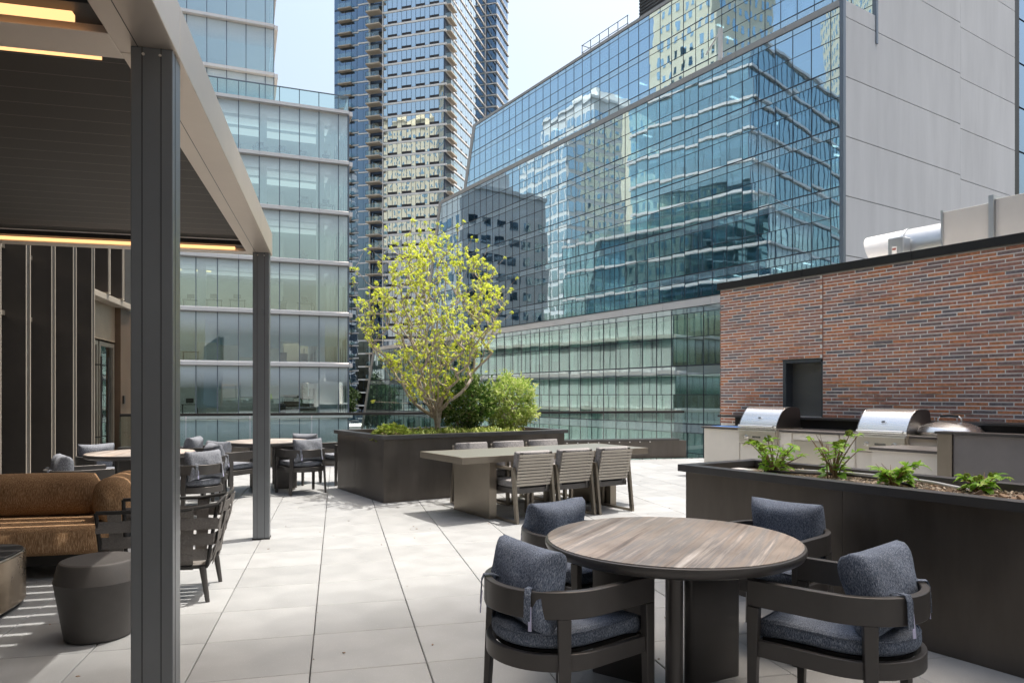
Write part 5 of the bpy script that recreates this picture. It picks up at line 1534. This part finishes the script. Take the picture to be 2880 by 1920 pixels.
rs = random.Random(9)
hp = thingB('chartreuse_plant', 'mound of bright chartreuse round leaves at the left end of the big planter', 'plant', 3.98, 9.30, .83)
V = []; Fc = []
for _ in range(520):
    d = rdir(rs, .5); d.z = abs(d.z)
    c = Vector((d.x*.27, d.y*.24, d.z*.20-.01))*rs.uniform(.75, 1.05)
    ld = (d*.8+rdir(rs, .1)*.5).normalized(); ld.z *= .4; ld.normalize(); add_leaf(V, Fc, c, ld, Vector((0, 0, 1)), rs.uniform(.05, .08), rs.uniform(.05, .075), .08)
mesh_obj('leaves', V, Fc, M['leaf_heuch'], hp)
gc = thingB('ground_cover', 'grassy striped ground cover along the front of the big planter', 'plants', 5.0, 9.2, .82); gc['kind'] = 'stuff'
V = []; Fc = []
for k in range(95):
    a = rs.uniform(-.85, 1.05); b = rs.uniform(-.16, .45); n = rs.randint(14, 26); hh = rs.uniform(.09, .16)
    for _ in range(n):
        an = rs.uniform(0, 6.28); dx, dy = math.cos(an), math.sin(an); w = rs.uniform(.004, .007); L_ = rs.uniform(.10, .18)
        q = Vector((-dy, dx, 0))*w; p0 = Vector((a+rs.gauss(0, .02), b+rs.gauss(0, .02), 0)); p1 = p0+Vector((dx*L_*.35, dy*L_*.35, hh*rs.uniform(.7, 1.1))); p2 = p0+Vector((dx*L_*.95, dy*L_*.95, hh*rs.uniform(.3, .8)))
        i = len(V); V += [tuple(p0-q), tuple(p0+q), tuple(p1+q*1.2), tuple(p1-q*1.2), tuple(p2)]; Fc += [(i, i+1, i+2, i+3), (i+3, i+2, i+4)]
mesh_obj('blades', V, Fc, M['leaf_grass'], gc)

# ------------------------------------------------------------------ young hydrangeas in the long planter
def leaf_shape():
    mb = MB(); L_, W = 1.0, .62; vs = []; fs = []
    prof = [(0, .03), (.15, .55), (.4, 1.0), (.65, .82), (.85, .42), (1, .02)]
    for u, w in prof:
        z = .10*math.sin(u*3.1)-.22*u*u
        vs += [(u*L_, -w*W/2, z+.10*w), (u*L_, 0, z), (u*L_, w*W/2, z+.10*w)]
    for i in range(len(prof)-1):
        for j in (0, 1): fs.append((3*i+j, 3*i+j+1, 3*(i+1)+j+1, 3*(i+1)+j))
    mb.add(vs, fs); return sharemesh(mb, 'leaf', M['leaf_hyd'], True)
LEAF = leaf_shape()
def hydrangea(label, a, b, h, hw, stems, seed, dry, low):
    rs = random.Random(seed); t = thingB('hydrangea', label, 'plant', a, b, .855, 'young hydrangeas in the long planter')
    live = MB(); dead = MB(); count = 0; fl = MB()
    for k in range(stems):
        an = 2*math.pi*k/stems+rs.uniform(-.4, .4); r = hw*rs.uniform(.35, 1.0); hh = h*rs.uniform(.5, 1.0)
        pts = [Vector((rs.gauss(0, .015), rs.gauss(0, .015), -.02))]
        for u in (.35, .7, 1.0): pts.append(Vector((r*math.cos(an)*u**1.1, r*math.sin(an)*u**1.1, hh*u**.85)))
        if k < dry:
            dead.tube([tuple(p) for p in pts], [.0045, .004, .003, .002], 5)
            q = pts[-1]
            for _ in range(3): dead.tube([tuple(pts[2]), tuple(q+Vector((rs.gauss(0, .03), rs.gauss(0, .03), rs.uniform(-.02, .05))))], [.003, .0015], 4)
            continue
        live.tube([tuple(p) for p in pts], [.006, .005, .004, .003], 5)
        spots = [pts[-1], pts[-1], pts[-1], pts[-1], pts[2], pts[2], pts[1]]
        for i, c in enumerate(spots):
            aa = an+i*2.1+rs.uniform(-.5, .5); s = rs.uniform(.045, .088)*(.75 if i < 2 else 1)
            link('leaf', LEAF, t, tuple(c), (rs.uniform(-.5, .5), rs.uniform(-.55, .25), aa), (s, s*rs.uniform(.8, 1.15), s)); count += 1
        if rs.random() < .22:
            c = pts[-1]+Vector((0, 0, .012))
            for _ in range(22): d = rdir(rs, .4)*.022; fl.box(c.x+d.x-.006, c.x+d.x+.006, c.y+d.y-.006, c.y+d.y+.006, c.z+d.z-.005, c.z+d.z+.005)
    for k in range(low):
        aa = rs.uniform(0, 6.28); s = rs.uniform(.07, .10); link('leaf', LEAF, t, (hw*.5*math.cos(aa)*rs.random(), hw*.5*math.sin(aa)*rs.random(), rs.uniform(.01, .06)), (rs.uniform(-.4, .4), rs.uniform(-.5, .2), aa), (s, s, s))
    live.build('stems', M['twig'], t)
    if dry: dead.build('dry_stems', M['twig'], t)
    if fl.v: fl.build('flower_buds', M['leaf_heuch'], t)
hydrangea('leafiest hydrangea, at the left end of the long planter', 4.64, 3.48, .27, .21, 19, 31, 2, 16)
hydrangea('tallest hydrangea with bare brown twigs, second from the left in the long planter', 4.70, 3.02, .32, .17, 15, 32, 6, 12)
hydrangea('low bushy hydrangea with dry twigs, third from the left in the long planter', 4.66, 2.56, .14, .15, 15, 33, 5, 16)
hydrangea('smallest hydrangea, at the right end of the long planter', 4.78, 2.10, .10, .13, 10, 34, 3, 10)
# irrigation pipes lying on the mulch
def hose(label, pts, r, mat):
    o = thing('irrigation_hose', label, 'hose', fb(pts[0][0], pts[0][1], .85), BETA)
    a0, b0, z0 = pts[0]
    P = [Vector((p[0]-a0, p[1]-b0, p[2]-.85)) for p in pts]; S_ = []
    for i in range(len(P)-1):
        p0, p1, p2, p3 = P[max(i-1, 0)], P[i], P[i+1], P[min(i+2, len(P)-1)]
        for k in range(6):
            u = k/6; S_.append(tuple(.5*((2*p1)+(p2-p0)*u+(2*p0-5*p1+4*p2-p3)*u*u+(3*p1-p0-3*p2+p3)*u**3)))
    S_.append(tuple(P[-1])); MB().tube(S_, r, 8).build('tube', mat, o, smooth='all')
hose('pale ribbed conduit curving behind the hydrangeas in the long planter', [(4.72, 3.35, .880), (4.80, 3.0, .888), (4.84, 2.7, .886), (4.84, 2.45, .880), (4.83, 2.3, .868), (4.85, 2.1, .84)], .011, M['hose'])
hose('black irrigation hose beside the pale conduit in the long planter', [(4.55, 3.5, .872), (4.62, 3.2, .880), (4.74, 2.95, .882), (4.77, 2.7, .875), (4.70, 2.5, .865), (4.66, 2.4, .84)], .009, M['hose_dk'])
tag_ = thingB('plant_tag', 'white plastic sheet lying on the mulch at the left end of the long planter', 'sheet', 4.52, 3.66, .872)
MB().box(-.05, .05, -.09, .09, 0, .004).build('sheet', M['white'], tag_)

# ------------------------------------------------------------------ street tree beyond the railing
ft = thing('street_tree', 'dark street tree far down between the pale office and the blue building', 'tree', (-1.2, 112, -22))
MB().tube([(0, 0, 0), (.1, 0, 12), (.3, 0, 22)], [.45, .35, .2], 8).build('trunk', M['bark'], ft)
V = []; Fc = []
for _ in range(9000):
    d = rdir(rs, 0); rr = rs.uniform(.2, 1)**.45; bump = 1+.3*mnoise.noise((d.x*2, d.y*2, d.z*2))
    add_leaf(V, Fc, Vector((d.x*4.2*rr*bump, d.y*4.2*rr*bump, 22.6+d.z*4.0*rr*bump)), rdir(rs, .2), Vector((0, 0, 1)), .5, .3)
mesh_obj('crown', V, Fc, M['leaf_far'], ft)

# crumbs and dry leaf bits lying on the paving
db = MB(); rs = random.Random(77)
for _ in range(150):
    x = rs.uniform(-2.5, 6); y = rs.uniform(3.2, 13); q = rs.uniform(.004, .012)
    e = rs.uniform(0, 6.28); c, s_ = math.cos(e)*q, math.sin(e)*q
    db.hexa([(x-c, y-s_, .0015), (x+s_*.5, y-c*.5, .0015), (x+c, y+s_, .0015), (x-s_*.5, y+c*.5, .0015)], [(x-c, y-s_, .004), (x+s_*.5, y-c*.5, .006), (x+c, y+s_, .005), (x-s_*.5, y+c*.5, .004)])
tag(db.build('floor_crumbs', M['twig'], None), 'dry leaf crumbs scattered on the pale paving', 'crumbs', kind='stuff')
